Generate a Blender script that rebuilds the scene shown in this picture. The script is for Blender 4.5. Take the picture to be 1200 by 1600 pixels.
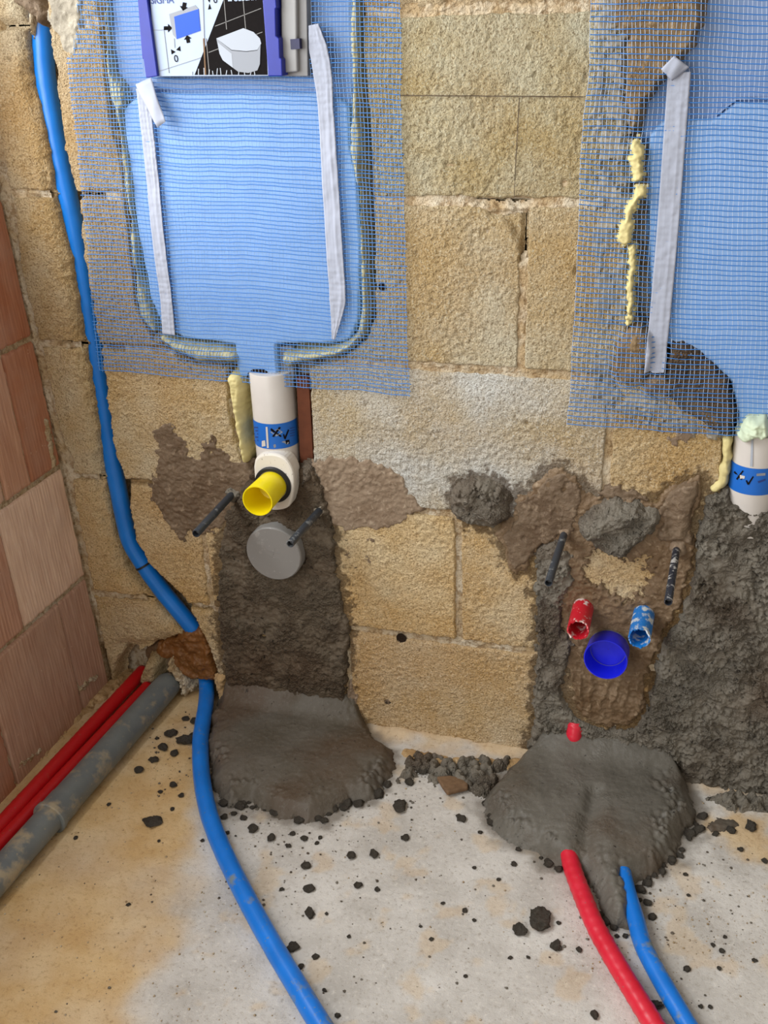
import bpy, math, random
import numpy as np
from mathutils import Matrix, Vector

# ------------------------------------------------------------------ clear
for o in list(bpy.data.objects): bpy.data.objects.remove(o)
scn = bpy.context.scene
COL = scn.collection

# ------------------------------------------------------------------ camera
# world: back wall face y = 0 (room is y < 0), floor z = 0, left wall near x = 0, metres
FPX = 1650.0
YAW, PITCH, ROLL = [math.radians(a) for a in (-17.8635, 25.6387, 2.0996)]
CAM = np.array([1.105, -1.545, 1.235])
def cam_axes():
    cy, sy, cp, sp = math.cos(YAW), math.sin(YAW), math.cos(PITCH), math.sin(PITCH)
    fwd = np.array([sy*cp, cy*cp, -sp]); right = np.array([cy, -sy, 0.0]); down = np.cross(fwd, right)
    cr, sr = math.cos(ROLL), math.sin(ROLL)
    return np.array([cr*right+sr*down, -sr*right+cr*down, fwd])
MC = cam_axes()
cd = bpy.data.cameras.new('camera'); cam = bpy.data.objects.new('camera', cd); COL.objects.link(cam)
cd.sensor_fit = 'VERTICAL'; cd.sensor_height = 24.0; cd.lens = FPX/1600*24.0; cd.clip_start = 0.01
mw = Matrix.Identity(4)
for i in range(3):
    mw[i][0] = MC[0][i]; mw[i][1] = -MC[1][i]; mw[i][2] = -MC[2][i]; mw[i][3] = CAM[i]
cam.matrix_world = mw
scn.camera = cam

# ------------------------------------------------------------------ light
vs = scn.view_settings
vs.view_transform = 'Standard'; vs.look = 'None'; vs.gamma = 1.0; vs.exposure = 0.2
vs.use_curve_mapping = False
w = bpy.data.worlds.new('room_ambient'); scn.world = w; w.use_nodes = True
w.node_tree.nodes['Background'].inputs[0].default_value = (1.0, 0.91, 0.79, 1)
w.node_tree.nodes['Background'].inputs[1].default_value = 0.42
def area(name, loc, target, sx, sy, power, col):
    ld = bpy.data.lights.new(name, 'AREA'); ld.shape = 'RECTANGLE'; ld.size = sx; ld.size_y = sy
    ld.energy = power; ld.color = col
    o = bpy.data.objects.new(name, ld); COL.objects.link(o); o.location = loc
    o.rotation_euler = (Vector(target)-Vector(loc)).to_track_quat('-Z', 'Y').to_euler()
    return o
# daylight from a window in the left wall whose sill is just above the picture
area('window_daylight', (-0.28, -0.90, 1.52), (1.0, -0.80, 1.15), 1.5, 1.15, 40, (0.95, 0.98, 1.0))
# added fill light behind the camera, lifts the lower wall and floor
area('rear_fill_light', (-0.2, -3.0, 1.35), (0.8, 0.0, 0.4), 1.5, 1.4, 30, (1.0, 0.985, 0.96))

# ------------------------------------------------------------------ pixel helpers (photo 1200 x 1600 -> planes of the room)
def ray(px, py): return MC.T @ np.array([(px-600)/FPX, (py-800)/FPX, 1.0])
def W(px, py, h=0.0):                    # on the back wall, h metres in front of it -> (u, v) = (x, z)
    d = ray(px, py); t = (-h-CAM[1])/d[1]; p = CAM+t*d; return (p[0], p[2])
def W3(px, py, h=0.0): u, v = W(px, py, h); return np.array([u, -h, v])
def F(px, py, h=0.0):                    # on the floor, h above it -> (x, y)
    d = ray(px, py); t = (h-CAM[2])/d[2]; p = CAM+t*d; return (p[0], p[1])
def F3(px, py, h=0.0): x, y = F(px, py, h); return np.array([x, y, h])
def xl(z): return 0.004-0.045*z          # face of the slightly leaning left wall
def L(px, py, h=0.0):                    # on the left wall -> (y, z)
    d = ray(px, py); t = (xl(0)+h-CAM[0]-(-0.0)-0.0-0.045*CAM[2])/(d[0]+0.045*d[2]); p = CAM+t*d; return (p[1], p[2])
def proj(P):
    q = MC @ (np.asarray(P)-CAM); return np.array([q[0]/q[2]*FPX+600, q[1]/q[2]*FPX+800])
def mpp(P): return float((MC[2] @ (np.asarray(P)-CAM))/FPX)      # metres per pixel at a point
def wp(pts, h=0.0): return np.array([W(x, y, h) for x, y in pts])
def fp(pts, h=0.0): return np.array([F(x, y, h) for x, y in pts])
def normal_out(p0, p1, h0):              # how far out of the wall a straight thing reaches, from its two ends in the photo
    b = W3(*p0, h0); best = None
    for h in np.arange(h0, h0+0.3, 0.001):
        e = np.hypot(*(proj((b[0], -h, b[2]))-np.array(p1)))
        if best is None or e < best[0]: best = (e, h)
    return best[1]

# ------------------------------------------------------------------ noise and distance fields (numpy)
_tabs = {}
def perlin(u, v, seed=0):
    if seed not in _tabs:
        a = np.random.RandomState(seed+11).rand(128, 128)*2*np.pi; _tabs[seed] = (np.cos(a), np.sin(a))
    gx, gy = _tabs[seed]
    iu = np.floor(u).astype(int); iv = np.floor(v).astype(int); fu = u-iu; fv = v-iv
    su = fu*fu*fu*(fu*(fu*6-15)+10); sv = fv*fv*fv*(fv*(fv*6-15)+10)
    def g(a, b): i = (iu+a) % 128; j = (iv+b) % 128; return gx[i, j]*(fu-a)+gy[i, j]*(fv-b)
    x0 = g(0, 0)*(1-su)+g(1, 0)*su; x1 = g(0, 1)*(1-su)+g(1, 1)*su
    return (x0*(1-sv)+x1*sv)*1.4
def fbm(u, v, size, octv=3, seed=0, gain=0.5):
    s = 0; a = 1.0; f = 1.0/size
    for k in range(octv):
        s = s+a*perlin(u*f+7.3*k, v*f+3.1*k, seed+k); a *= gain; f *= 2.03
    return s
def cells(u, v, size, seed=0):           # worley F1, for granular lumps
    rs = np.random.RandomState(seed+5); ox = rs.rand(64, 64); oy = rs.rand(64, 64)
    a = u/size; b = v/size; ia = np.floor(a).astype(int); ib = np.floor(b).astype(int); d = np.full(np.shape(u), 9.0)
    for i in (-1, 0, 1):
        for j in (-1, 0, 1):
            p = (ia+i) % 64; q = (ib+j) % 64
            d = np.minimum(d, np.hypot(ia+i+ox[p, q]-a, ib+j+oy[p, q]-b))
    return d
def sd(poly, u, v):                      # signed distance, positive inside
    P = np.asarray(poly, float); d = np.full(np.shape(u), 1e9); ins = np.zeros(np.shape(u), bool)
    for (ax, ay), (bx, by) in zip(P, np.roll(P, -1, axis=0)):
        ex, ey = bx-ax, by-ay; l2 = ex*ex+ey*ey+1e-18
        t = np.clip(((u-ax)*ex+(v-ay)*ey)/l2, 0, 1)
        d = np.minimum(d, np.hypot(u-ax-t*ex, v-ay-t*ey))
        if ay != by:
            c = ((ay > v) != (by > v)) & (u < ex*(v-ay)/(by-ay)+ax); ins ^= c
    return np.where(ins, d, -d)
def sd_path(pts, rs, u, v):              # max over segments of (radius - distance)
    s = np.full(np.shape(u), -1e9)
    if len(pts) == 1: return rs[0]-np.hypot(u-pts[0][0], v-pts[0][1])
    for k in range(len(pts)-1):
        (ax, ay), (bx, by) = pts[k], pts[k+1]; ex, ey = bx-ax, by-ay; l2 = ex*ex+ey*ey+1e-18
        t = np.clip(((u-ax)*ex+(v-ay)*ey)/l2, 0, 1)
        s = np.maximum(s, rs[k]+(rs[k+1]-rs[k])*t-np.hypot(u-ax-t*ex, v-ay-t*ey))
    return s
def sbox(u, v, u0, u1, v0, v1, r=0.006):
    cx, cy = (u0+u1)/2, (v0+v1)/2; dx = np.abs(u-cx)-(u1-u0)/2+r; dy = np.abs(v-cy)-(v1-v0)/2+r
    return -(np.hypot(np.maximum(dx, 0), np.maximum(dy, 0))+np.minimum(np.maximum(dx, dy), 0)-r)
def S(x): x = np.clip(x, 0, 1); return x*x*(3-2*x)
def dome(x): x = np.clip(x, 0, 1); return np.sqrt(1-(1-x)**2)

# ------------------------------------------------------------------ objects
def tag(o, label=None, cat=None, group=None, kind=None):
    if label: o['label'] = label
    if cat: o['category'] = cat
    if group: o['group'] = group
    if kind: o['kind'] = kind
    return o
def empty(name, loc=(0, 0, 0)):
    o = bpy.data.objects.new(name, None); COL.objects.link(o); o.location = loc; o.empty_display_size = 0.02
    bpy.context.view_layer.update(); return o
def link(name, me, mat=None, parent=None):
    o = bpy.data.objects.new(name, me); COL.objects.link(o)
    if mat and not me.materials: me.materials.append(mat)
    if parent:
        o.parent = parent
        if parent.type == 'EMPTY': o.matrix_parent_inverse = Matrix.Translation(parent.location).inverted()
    return o
def mesh(name, V, Fc, smooth=True, attrs=None):
    V = np.asarray(V, np.float32); me = bpy.data.meshes.new(name)
    if isinstance(Fc, np.ndarray) and Fc.ndim == 2:
        n, k = Fc.shape; me.vertices.add(len(V)); me.vertices.foreach_set('co', V.ravel())
        me.loops.add(n*k); me.loops.foreach_set('vertex_index', Fc.astype(np.int32).ravel())
        me.polygons.add(n); me.polygons.foreach_set('loop_start', np.arange(0, n*k, k, dtype=np.int32))
        me.polygons.foreach_set('loop_total', np.full(n, k, np.int32)); me.update(calc_edges=True)
    else:
        me.from_pydata([tuple(map(float, p)) for p in V], [], [tuple(map(int, f)) for f in Fc]); me.update()
    if smooth: me.polygons.foreach_set('use_smooth', np.ones(len(me.polygons), bool))
    for k, a in (attrs or {}).items():
        at = me.attributes.new(k, 'FLOAT', 'POINT'); at.data.foreach_set('value', np.asarray(a, np.float32))
    me.validate(); return me
def place(surf, u, v, h):
    if surf == 'W': return np.stack([u, -h, v], -1)
    if surf == 'F': return np.stack([u, v, h], -1)
    return np.stack([xl(v)+h, u, v], -1)
def relief(name, surf, us, vs_, fn, mat, parent=None, attr=None):
    """height field on a plane of the room; fn(u, v) -> (s, h): kept where s > 0 (plus one cell of rim)"""
    u, v = np.meshgrid(us, vs_, indexing='ij'); s, h = fn(u, v)
    res = us[1]-us[0]
    nu, nv = u.shape; idx = np.arange(nu*nv).reshape(nu, nv)
    a, b, c, d = idx[:-1, :-1], idx[1:, :-1], idx[1:, 1:], idx[:-1, 1:]
    k = (np.maximum(np.maximum(s[:-1, :-1], s[1:, :-1]), np.maximum(s[1:, 1:], s[:-1, 1:])) > 0)
    order = (a, b, c, d) if surf != 'W' else (a, b, c, d)
    q = np.stack([x[k] for x in order], -1)
    P = place(surf, u, v, h).reshape(-1, 3)
    used, inv = np.unique(q, return_inverse=True); q = inv.reshape(q.shape)
    at = {kk: f(u, v).ravel()[used] for kk, f in (attr or {}).items()}
    return link(name, mesh(name, P[used], q, True, at), mat, parent)
def rng(a, b, r): return np.arange(a, b+r, r)
def bb(poly, m=0.01, res=0.002):
    P = np.asarray(poly); return rng(P[:, 0].min()-m, P[:, 0].max()+m, res), rng(P[:, 1].min()-m, P[:, 1].max()+m, res)

def resample(pts, n):
    P = np.asarray(pts, float); P = np.vstack([2*P[0]-P[1], P, 2*P[-1]-P[-2]]); out = []
    m = len(P)-3
    for t in np.linspace(0, m-1e-9, n):
        i = int(t); f = t-i; a, b, c, d = P[i:i+4]
        out.append(0.5*((2*b)+(-a+c)*f+(2*a-5*b+4*c-d)*f*f+(-a+3*b-3*c+d)*f**3))
    return np.array(out)
def tube(name, pts, rad, mat, parent=None, n=80, seg=20, ridge=None, cap=True, wob=0.0, seed=3):
    C = resample(pts, n); R = np.interp(np.linspace(0, 1, n), np.linspace(0, 1, len(np.atleast_1d(rad))), np.atleast_1d(rad)) if np.ndim(rad) else np.full(n, rad)
    T = np.gradient(C, axis=0); T /= np.linalg.norm(T, axis=1)[:, None]
    N = np.cross(T[0], (0, 0, 1.0)); N = N if np.linalg.norm(N) > 0.1 else np.cross(T[0], (1.0, 0, 0)); N /= np.linalg.norm(N)
    V = []; sl = np.concatenate([[0], np.cumsum(np.linalg.norm(np.diff(C, axis=0), axis=1))])
    th = np.linspace(0, 2*np.pi, seg, endpoint=False)
    for i in range(n):
        N = N-T[i]*np.dot(N, T[i]); N /= np.linalg.norm(N); B = np.cross(T[i], N)
        r = R[i]*np.ones(seg)
        if ridge: r = r+ridge[0]*np.maximum(0, np.sin(2*np.pi*sl[i]/ridge[1]+ridge[2]*th))**3
        if wob: r = r+wob*perlin(th*1.5+50, np.full(seg, sl[i]*40), seed)
        V.append(C[i]+np.outer(r*np.cos(th), N)+np.outer(r*np.sin(th), B))
    V = np.vstack(V); i, j = np.meshgrid(np.arange(n-1), np.arange(seg), indexing='ij'); j2 = (j+1) % seg
    q = np.stack([i*seg+j, i*seg+j2, (i+1)*seg+j2, (i+1)*seg+j], -1).reshape(-1, 4)
    if cap:
        V = np.vstack([V, C[0], C[-1]]); k0 = n*seg; jj = np.arange(seg); z = np.full(seg, k0)
        c0 = np.stack([z, (jj+1) % seg, jj, jj], -1); c1 = np.stack([z+1, (n-1)*seg+jj, (n-1)*seg+(jj+1) % seg, (n-1)*seg+(jj+1) % seg], -1)
        fc = [tuple(f) for f in q]+[tuple(f[:3]) for f in c0]+[tuple(f[:3]) for f in c1]
        return link(name, mesh(name, V, fc), mat, parent)
    return link(name, mesh(name, V, q), mat, parent)
def lathe(name, P0, P1, prof, mat, parent=None, seg=40, jag=None, smooth=True):
    """profile (distance along the axis from P0, radius); jag = (index set, amplitude, seed) roughens those rings"""
    P0 = np.asarray(P0, float); ax = np.asarray(P1, float)-P0; ax /= np.linalg.norm(ax)
    N = np.cross(ax, (0, 0, 1.0) if abs(ax[2]) < 0.9 else (0, 1.0, 0)); N /= np.linalg.norm(N); B = np.cross(ax, N); th = np.linspace(0, 2*np.pi, seg, endpoint=False)
    V = []
    for k, (t, r) in enumerate(prof):
        tt = np.full(seg, t)
        if jag and k in jag[0]: tt = tt+jag[1]*(perlin(th*2.2+9, np.zeros(seg)+.37, jag[2])+0.8*perlin(th*5+9, np.zeros(seg)+.77, jag[2]+1))
        V.append(P0+tt[:, None]*ax+np.outer(r*np.cos(th), N)+np.outer(r*np.sin(th), B))
    V = np.vstack(V); n = len(prof); i, j = np.meshgrid(np.arange(n-1), np.arange(seg), indexing='ij'); j2 = (j+1) % seg
    q = np.stack([i*seg+j, i*seg+j2, (i+1)*seg+j2, (i+1)*seg+j], -1).reshape(-1, 4)
    o = link(name, mesh(name, V, q, smooth), mat, parent)
    if smooth:
        md = o.modifiers.new('edge', 'EDGE_SPLIT'); md.split_angle = math.radians(38)
    return o
def slab(name, poly, h0, h1, mat, parent=None, surf='W', bevel=0.0):
    """prism over an outline (u, v) from h0 to h1"""
    P = np.asarray(poly, float); n = len(P)
    V = np.vstack([place(surf, P[:, 0], P[:, 1], np.full(n, h0)), place(surf, P[:, 0], P[:, 1], np.full(n, h1))])
    fc = [tuple(range(n))[::-1], tuple(range(n, 2*n))]+[(i, (i+1) % n, n+(i+1) % n, n+i) for i in range(n)]
    o = link(name, mesh(name, V, fc, False), mat, parent)
    if bevel:
        md = o.modifiers.new('bevel', 'BEVEL'); md.width = bevel; md.segments = 2; md.limit_method = 'ANGLE'
    return o

# ------------------------------------------------------------------ materials
def lin(c): return tuple(((x/255)/12.92 if x/255 <= 0.04045 else ((x/255+0.055)/1.055)**2.4) for x in c[:3])+(1.0,)
class NT:
    def __init__(s, name):
        s.m = bpy.data.materials.new(name); s.m.use_nodes = True; s.t = s.m.node_tree; s.b = s.t.nodes['Principled BSDF']
        s.co = s.t.nodes.new('ShaderNodeTexCoord').outputs['Object']
    def n(s, k, **kw):
        x = s.t.nodes.new(k)
        for a, b in kw.items(): setattr(x, a, b)
        return x
    def l(s, a, b): s.t.links.new(a, b)
    def val(s, sock, v):
        if isinstance(v, bpy.types.NodeSocket): s.l(v, sock)
        else: sock.default_value = v
    def noise(s, scale, det=3, rough=0.55, dist=0.0, vec=None):
        x = s.n('ShaderNodeTexNoise'); s.l(vec or s.co, x.inputs['Vector'])
        x.inputs['Scale'].default_value = scale; x.inputs['Detail'].default_value = det
        x.inputs['Roughness'].default_value = rough; x.inputs['Distortion'].default_value = dist; return x.outputs[0]
    def voro(s, scale, vec=None):
        x = s.n('ShaderNodeTexVoronoi'); s.l(vec or s.co, x.inputs['Vector']); x.inputs['Scale'].default_value = scale; return x.outputs[0]
    def ramp(s, f, lo, hi):
        x = s.n('ShaderNodeMapRange'); x.clamp = True; s.l(f, x.inputs[0]); x.inputs[1].default_value = lo; x.inputs[2].default_value = hi; return x.outputs[0]
    def mix(s, f, a, b):
        x = s.n('ShaderNodeMix', data_type='RGBA'); s.val(x.inputs[0], f); s.val(x.inputs[6], a); s.val(x.inputs[7], b); return x.outputs[2]
    def mul(s, a, b):
        x = s.n('ShaderNodeMath', operation='MULTIPLY'); s.val(x.inputs[0], a); s.val(x.inputs[1], b); return x.outputs[0]
    def add(s, a, b):
        x = s.n('ShaderNodeMath', operation='ADD'); s.val(x.inputs[0], a); s.val(x.inputs[1], b); return x.outputs[0]
    def attr(s, name): x = s.n('ShaderNodeAttribute'); x.attribute_name = name; return x.outputs['Fac']
    def bump(s, h, strength, dist):
        x = s.n('ShaderNodeBump'); x.inputs['Strength'].default_value = strength; x.inputs['Distance'].default_value = dist
        s.l(h, x.inputs['Height']); s.l(x.outputs[0], s.b.inputs['Normal'])
    def done(s, col, rough=0.8, spec=0.3, metal=0.0):
        s.val(s.b.inputs['Base Color'], col); s.val(s.b.inputs['Roughness'], rough); s.b.inputs['Specular IOR Level'].default_value = spec
        s.b.inputs['Metallic'].default_value = metal; return s.m
def plain(name, c, rough=0.5, spec=0.4, var=0.06, scale=60, bump=0.0, bscale=200):
    t = NT(name); a = lin(c); d = tuple(x*(1-var*3) for x in a[:3])+(1,)
    col = t.mix(t.ramp(t.noise(scale, 3), 0.35, 0.75), a, d)
    if bump: t.bump(t.noise(bscale, 3), bump, 0.001)
    return t.done(col, rough, spec)
def dirty(name, c, dirt, rough=0.45, lo=0.56, hi=0.66, scale=38, c2=None, spec=0.5, bump=0.15, var=None):
    t = NT(name); base = t.mix(t.ramp(t.noise(25, 2), 0.3, 0.7), lin(c), lin(c2 or c))
    m = t.ramp(t.noise(scale, 5, 0.62), lo, hi)
    m2 = t.ramp(t.noise(scale*5, 3), 0.66, 0.72)
    col = t.mix(m, base, lin(dirt)); col = t.mix(t.mul(m2, 0.7), col, lin(dirt))
    t.bump(t.add(m, t.mul(t.noise(scale*8, 3), 0.4)), bump, 0.001)
    return t.done(col, t.add(t.mul(m, 0.35), rough), spec)
def m_stone():
    t = NT('limestone'); oi = t.n('ShaderNodeObjectInfo').outputs['Color']
    low = t.ramp(t.noise(7, 3, 0.6), 0.36, 0.66)
    col = t.mix(low, lin((209, 181, 134)), lin((226, 214, 188)))
    col = t.mix(t.mul(t.ramp(t.noise(3.1, 3), 0.45, 0.65), 0.55), col, lin((196, 157, 101)))
    g = t.noise(190, 5, 0.66, 0.0)
    g2 = t.noise(330, 3, 0.6)
    col = t.mix(t.mul(t.ramp(g2, 0.47, 0.33), 0.62), col, lin((120, 90, 52)))
    col = t.mix(t.mul(t.ramp(g2, 0.55, 0.68), 0.55), col, lin((236, 226, 202)))
    col = t.mix(t.mul(t.ramp(t.noise(420, 2), 0.64, 0.72), 0.6), col, lin((98, 70, 40)))
    mx = t.n('ShaderNodeMix', data_type='RGBA', blend_type='MULTIPLY'); mx.inputs[0].default_value = 1.0
    t.l(col, mx.inputs[6]); t.l(oi, mx.inputs[7])
    col = t.mix(t.mul(t.attr('damp'), 0.75), mx.outputs[2], lin((92, 72, 50)))
    t.bump(t.add(g, t.mul(g2, 0.7)), 1.0, 0.009)
    return t.done(col, 0.92, 0.15)
def m_joint():
    t = NT('joint_mortar'); g = t.noise(110, 4, 0.6)
    col = t.mix(t.ramp(t.noise(18, 3), 0.4, 0.62), lin((184, 160, 124)), lin((206, 193, 170)))
    col = t.mix(t.mul(t.ramp(g, 0.52, 0.38), 0.7), col, lin((140, 112, 76)))
    t.bump(t.add(g, t.mul(t.noise(380, 3), 0.4)), 1.0, 0.0065); return t.done(col, 0.93, 0.15)
def m_mortar(name, c1, c2, c3, rough=0.72, strength=1.0, crumbly=(0.42, 0.60)):
    t = NT(name); g = t.noise(150, 5, 0.7); vo = t.voro(300); mk = t.ramp(t.noise(20, 3, 0.6), *crumbly)
    col = t.mix(t.ramp(t.noise(9, 3), 0.38, 0.62), lin(c1), lin(c2))
    col = t.mix(t.mul(t.ramp(t.noise(5, 3), 0.5, 0.66), 0.6), col, lin((82, 60, 40)))
    col = t.mix(t.mul(t.ramp(g, 0.52, 0.70), 0.5), col, lin(c3))
    pit = t.ramp(t.noise(95, 4, 0.75), 0.37, 0.30)
    col = t.mix(t.mul(pit, 0.8), col, lin((30, 25, 20)))
    h = t.add(t.mul(t.add(g, t.mul(vo, 0.6)), t.add(t.mul(mk, 0.85), 0.15)), t.mul(pit, -0.5))
    t.bump(h, strength, 0.007); return t.done(col, rough, 0.3)
def m_mud(name, c1, c2, c3, rough=0.45, strength=0.5):
    t = NT(name); g = t.noise(95, 5, 0.65, 0.6)
    col = t.mix(t.ramp(t.noise(14, 4, 0.6, 0.5), 0.36, 0.64), lin(c1), lin(c2))
    col = t.mix(t.mul(t.ramp(g, 0.55, 0.68), 0.6), col, lin(c3))
    t.bump(t.add(g, t.mul(t.noise(300, 3), 0.3)), strength, 0.0035); return t.done(col, rough, 0.35)
def m_floor():
    t = NT('concrete_floor'); g = t.noise(130, 5, 0.65)
    col = t.mix(t.ramp(t.noise(9, 4, 0.6), 0.35, 0.65), lin((184, 179, 172)), lin((210, 206, 200)))
    col = t.mix(t.mul(t.ramp(g, 0.56, 0.70), 0.55), col, lin((226, 221, 212)))
    col = t.mix(t.mul(t.ramp(g, 0.45, 0.31), 0.5), col, lin((142, 130, 115)))
    sand = t.attr('sand')
    sc = t.mix(t.ramp(t.noise(16, 4), 0.35, 0.66), lin((200, 166, 116)), lin((215, 188, 144)))
    sc = t.mix(t.mul(t.ramp(g, 0.47, 0.32), 0.4), sc, lin((150, 112, 66)))
    col = t.mix(sand, col, sc)
    col = t.mix(t.mul(t.attr('damp'), 0.8), col, lin((108, 99, 88)))
    col = t.mix(t.mul(t.ramp(t.noise(330, 2), 0.70, 0.74), 0.7), col, lin((95, 82, 68)))
    t.bump(t.add(g, t.mul(t.noise(500, 3), 0.3)), 0.45, 0.003); return t.done(col, 0.9, 0.15)
def m_brick():
    t = NT('clay_brick'); oi = t.n('ShaderNodeObjectInfo').outputs['Color']
    mp = t.n('ShaderNodeMapping'); t.l(t.co, mp.inputs[0]); mp.inputs['Scale'].default_value = (1, 1, 0.05)
    st = t.noise(220, 3, 0.5, vec=mp.outputs[0])
    big = t.noise(9, 3)
    mx = t.n('ShaderNodeMix', data_type='RGBA', blend_type='MULTIPLY'); mx.inputs[0].default_value = 1.0
    c = t.mix(t.ramp(st, 0.3, 0.7), lin((226, 206, 196)), lin((255, 247, 240)))
    t.l(oi, mx.inputs[6]); t.l(c, mx.inputs[7])
    col = t.mix(t.mul(t.ramp(big, 0.45, 0.7), 0.4), mx.outputs[2], lin((188, 158, 140)))
    sp = t.mul(t.ramp(t.noise(75, 4, 0.7), 0.68, 0.71), t.ramp(t.noise(11, 2), 0.42, 0.58))
    col = t.mix(t.mul(sp, 0.9), col, lin((226, 205, 178)))
    t.bump(t.add(st, t.mul(sp, 0.6)), 0.35, 0.002); return t.done(col, 0.85, 0.2)
STONE, JOINT, FLOORM, BRICK = m_stone(), m_joint(), m_floor(), m_brick()
MORTAR = m_mortar('fresh_cement_mortar', (104, 97, 86), (118, 112, 101), (146, 139, 127))
MORTARB = m_mortar('brownish_cement_mortar', (86, 73, 58), (98, 87, 72), (122, 111, 96))
MORTARG = m_mortar('trowelled_cement_mortar', (88, 81, 70), (99, 93, 84), (114, 109, 100), 0.55, 0.32, (0.58, 0.74))
MOUND = m_mortar('grey_mound_mortar', (93, 89, 81), (105, 101, 93), (120, 116, 108), 0.5, 0.35, (0.55, 0.72))
SMEAR = m_mud('dried_mortar_smear', (124, 104, 84), (146, 128, 108), (178, 160, 138), 0.85, 0.8)
SMEARB = m_mud('brown_mortar_smear', (98, 79, 60), (120, 102, 82), (158, 138, 115), 0.6, 0.9)
MUD = m_mud('wet_brown_mud', (104, 64, 26), (128, 84, 42), (160, 124, 84), 0.4, 0.7)
TANMUD = m_mud('tan_dried_mud', (112, 90, 62), (138, 116, 86), (174, 154, 124), 0.8, 0.8)
MUDT = m_mud('tan_mud', (104, 81, 56), (128, 107, 83), (168, 147, 121), 0.55, 0.9)
GREYSM = m_mud('grey_mortar_smear', (138, 130, 116), (166, 157, 140), (190, 182, 166), 0.9, 0.7)
FOAM = plain('cream_foam_skin', (166, 162, 132), 0.6, 0.3, 0.08, 90, 0.2)
FOAMY = plain('yellow_foam', (214, 200, 142), 0.6, 0.3, 0.06, 70, 0.35, 160)
FOAMG = plain('greenish_foam', (205, 218, 190), 0.6, 0.3, 0.05, 70, 0.3)
PANEL = plain('pale_cistern_shell', (143, 179, 224), 0.55, 0.35, 0.02, 30)
PANELG = plain('grey_blue_cistern_shell', (138, 162, 202), 0.6, 0.3, 0.03, 30)
NETH = plain('blue_glassfibre_strand', (58, 130, 210), 0.35, 0.5, 0.03)
NETV = plain('pale_blue_glassfibre_strand', (150, 182, 222), 0.4, 0.5, 0.03)
NETW = plain('whitish_glassfibre_strand', (194, 206, 226), 0.4, 0.5, 0.03)
TAPE = plain('white_paper_tape', (166, 171, 186), 0.75, 0.2, 0.02, 40, 0.35, 90)
WHITE = plain('white_plastic', (202, 196, 190), 0.35, 0.5, 0.03, 20)
WHITED = dirty('white_plastic_smudged', (224, 218, 208), (126, 118, 100), 0.4, 0.64, 0.70, 45)
YELLOW = plain('yellow_plastic', (244, 222, 12), 0.35, 0.5, 0.03, 20)
CAPG = dirty('grey_cap_plastic', (132, 130, 127), (172, 168, 162), 0.42, 0.62, 0.78, 30, bump=0.05)
BLACK = dirty('black_sleeve', (54, 59, 66), (122, 124, 124), 0.35, 0.58, 0.66, 60)
BLACKW = dirty('black_sleeve_mortar_spotted', (40, 44, 54), (172, 170, 166), 0.35, 0.52, 0.60, 85)
RUBBER = plain('black_rubber', (30, 30, 32), 0.5, 0.4)
BLUEC = dirty('blue_conduit', (16, 112, 206), (112, 128, 136), 0.34, 0.58, 0.70, 30, (20, 122, 222))
BLUED = dirty('blue_conduit_in_chase', (8, 108, 196), (40, 120, 190), 0.34, 0.70, 0.8, 30, (10, 116, 208))
REDC = dirty('red_conduit', (206, 26, 48), (150, 96, 92), 0.36, 0.64, 0.76, 34, (216, 40, 62))
REDD = dirty('red_floor_pipe', (196, 20, 28), (160, 90, 70), 0.4, 0.66, 0.8, 30)
REDS = dirty('red_stub_scuffed', (198, 26, 44), (222, 206, 200), 0.4, 0.55, 0.62, 60)
BLUES = dirty('blue_stub_scuffed', (26, 122, 205), (206, 212, 214), 0.4, 0.53, 0.60, 55)
ROYAL = plain('royal_blue_plastic', (28, 36, 225), 0.3, 0.5, 0.05, 30)
GREYP = dirty('grey_drain_pipe', (118, 124, 124), (164, 152, 128), 0.45, 0.52, 0.66, 24, (104, 110, 112))
RAIL = plain('blue_box_rail', (24, 38, 142), 0.4, 0.4, 0.04)
CARD = plain('white_card', (168, 182, 206), 0.6, 0.3, 0.01)
PBLACK = plain('print_black', (20, 16, 16), 0.8, 0.1, 0.1, 220)
PGREY = plain('print_grey', (138, 142, 150), 0.6, 0.3, 0.0)
PGREY2 = plain('print_light_grey', (164, 170, 180), 0.6, 0.3, 0.0)
PTILE = plain('print_tile_joint', (120, 118, 116), 0.6, 0.3, 0.0)
PBLUE = plain('print_blue', (16, 74, 200), 0.5, 0.3, 0.0)
PNAVY = plain('print_navy', (42, 64, 130), 0.5, 0.3, 0.0)
LABELB = plain('label_blue', (26, 100, 190), 0.4, 0.4, 0.02)
HOUSE = plain('grey_white_housing', (160, 160, 160), 0.45, 0.4, 0.02)
HOUSE2 = plain('grey_housing_side', (130, 129, 130), 0.45, 0.4, 0.02)
NAVY = plain('navy_plastic', (16, 16, 70), 0.4, 0.4)
BROWNB = plain('brown_batten', (104, 56, 34), 0.6, 0.3, 0.12, 30, 0.3)
DARK = plain('painted_cavity_shade', (44, 34, 26), 0.9, 0.1, 0.1)  # near-black colour for the shade inside small openings
PENCIL = plain('pencil_line', (92, 80, 66), 0.9, 0.1)
WOOD = plain('chip_wood', (124, 98, 74), 0.8, 0.2, 0.12, 120, 0.4)

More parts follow.
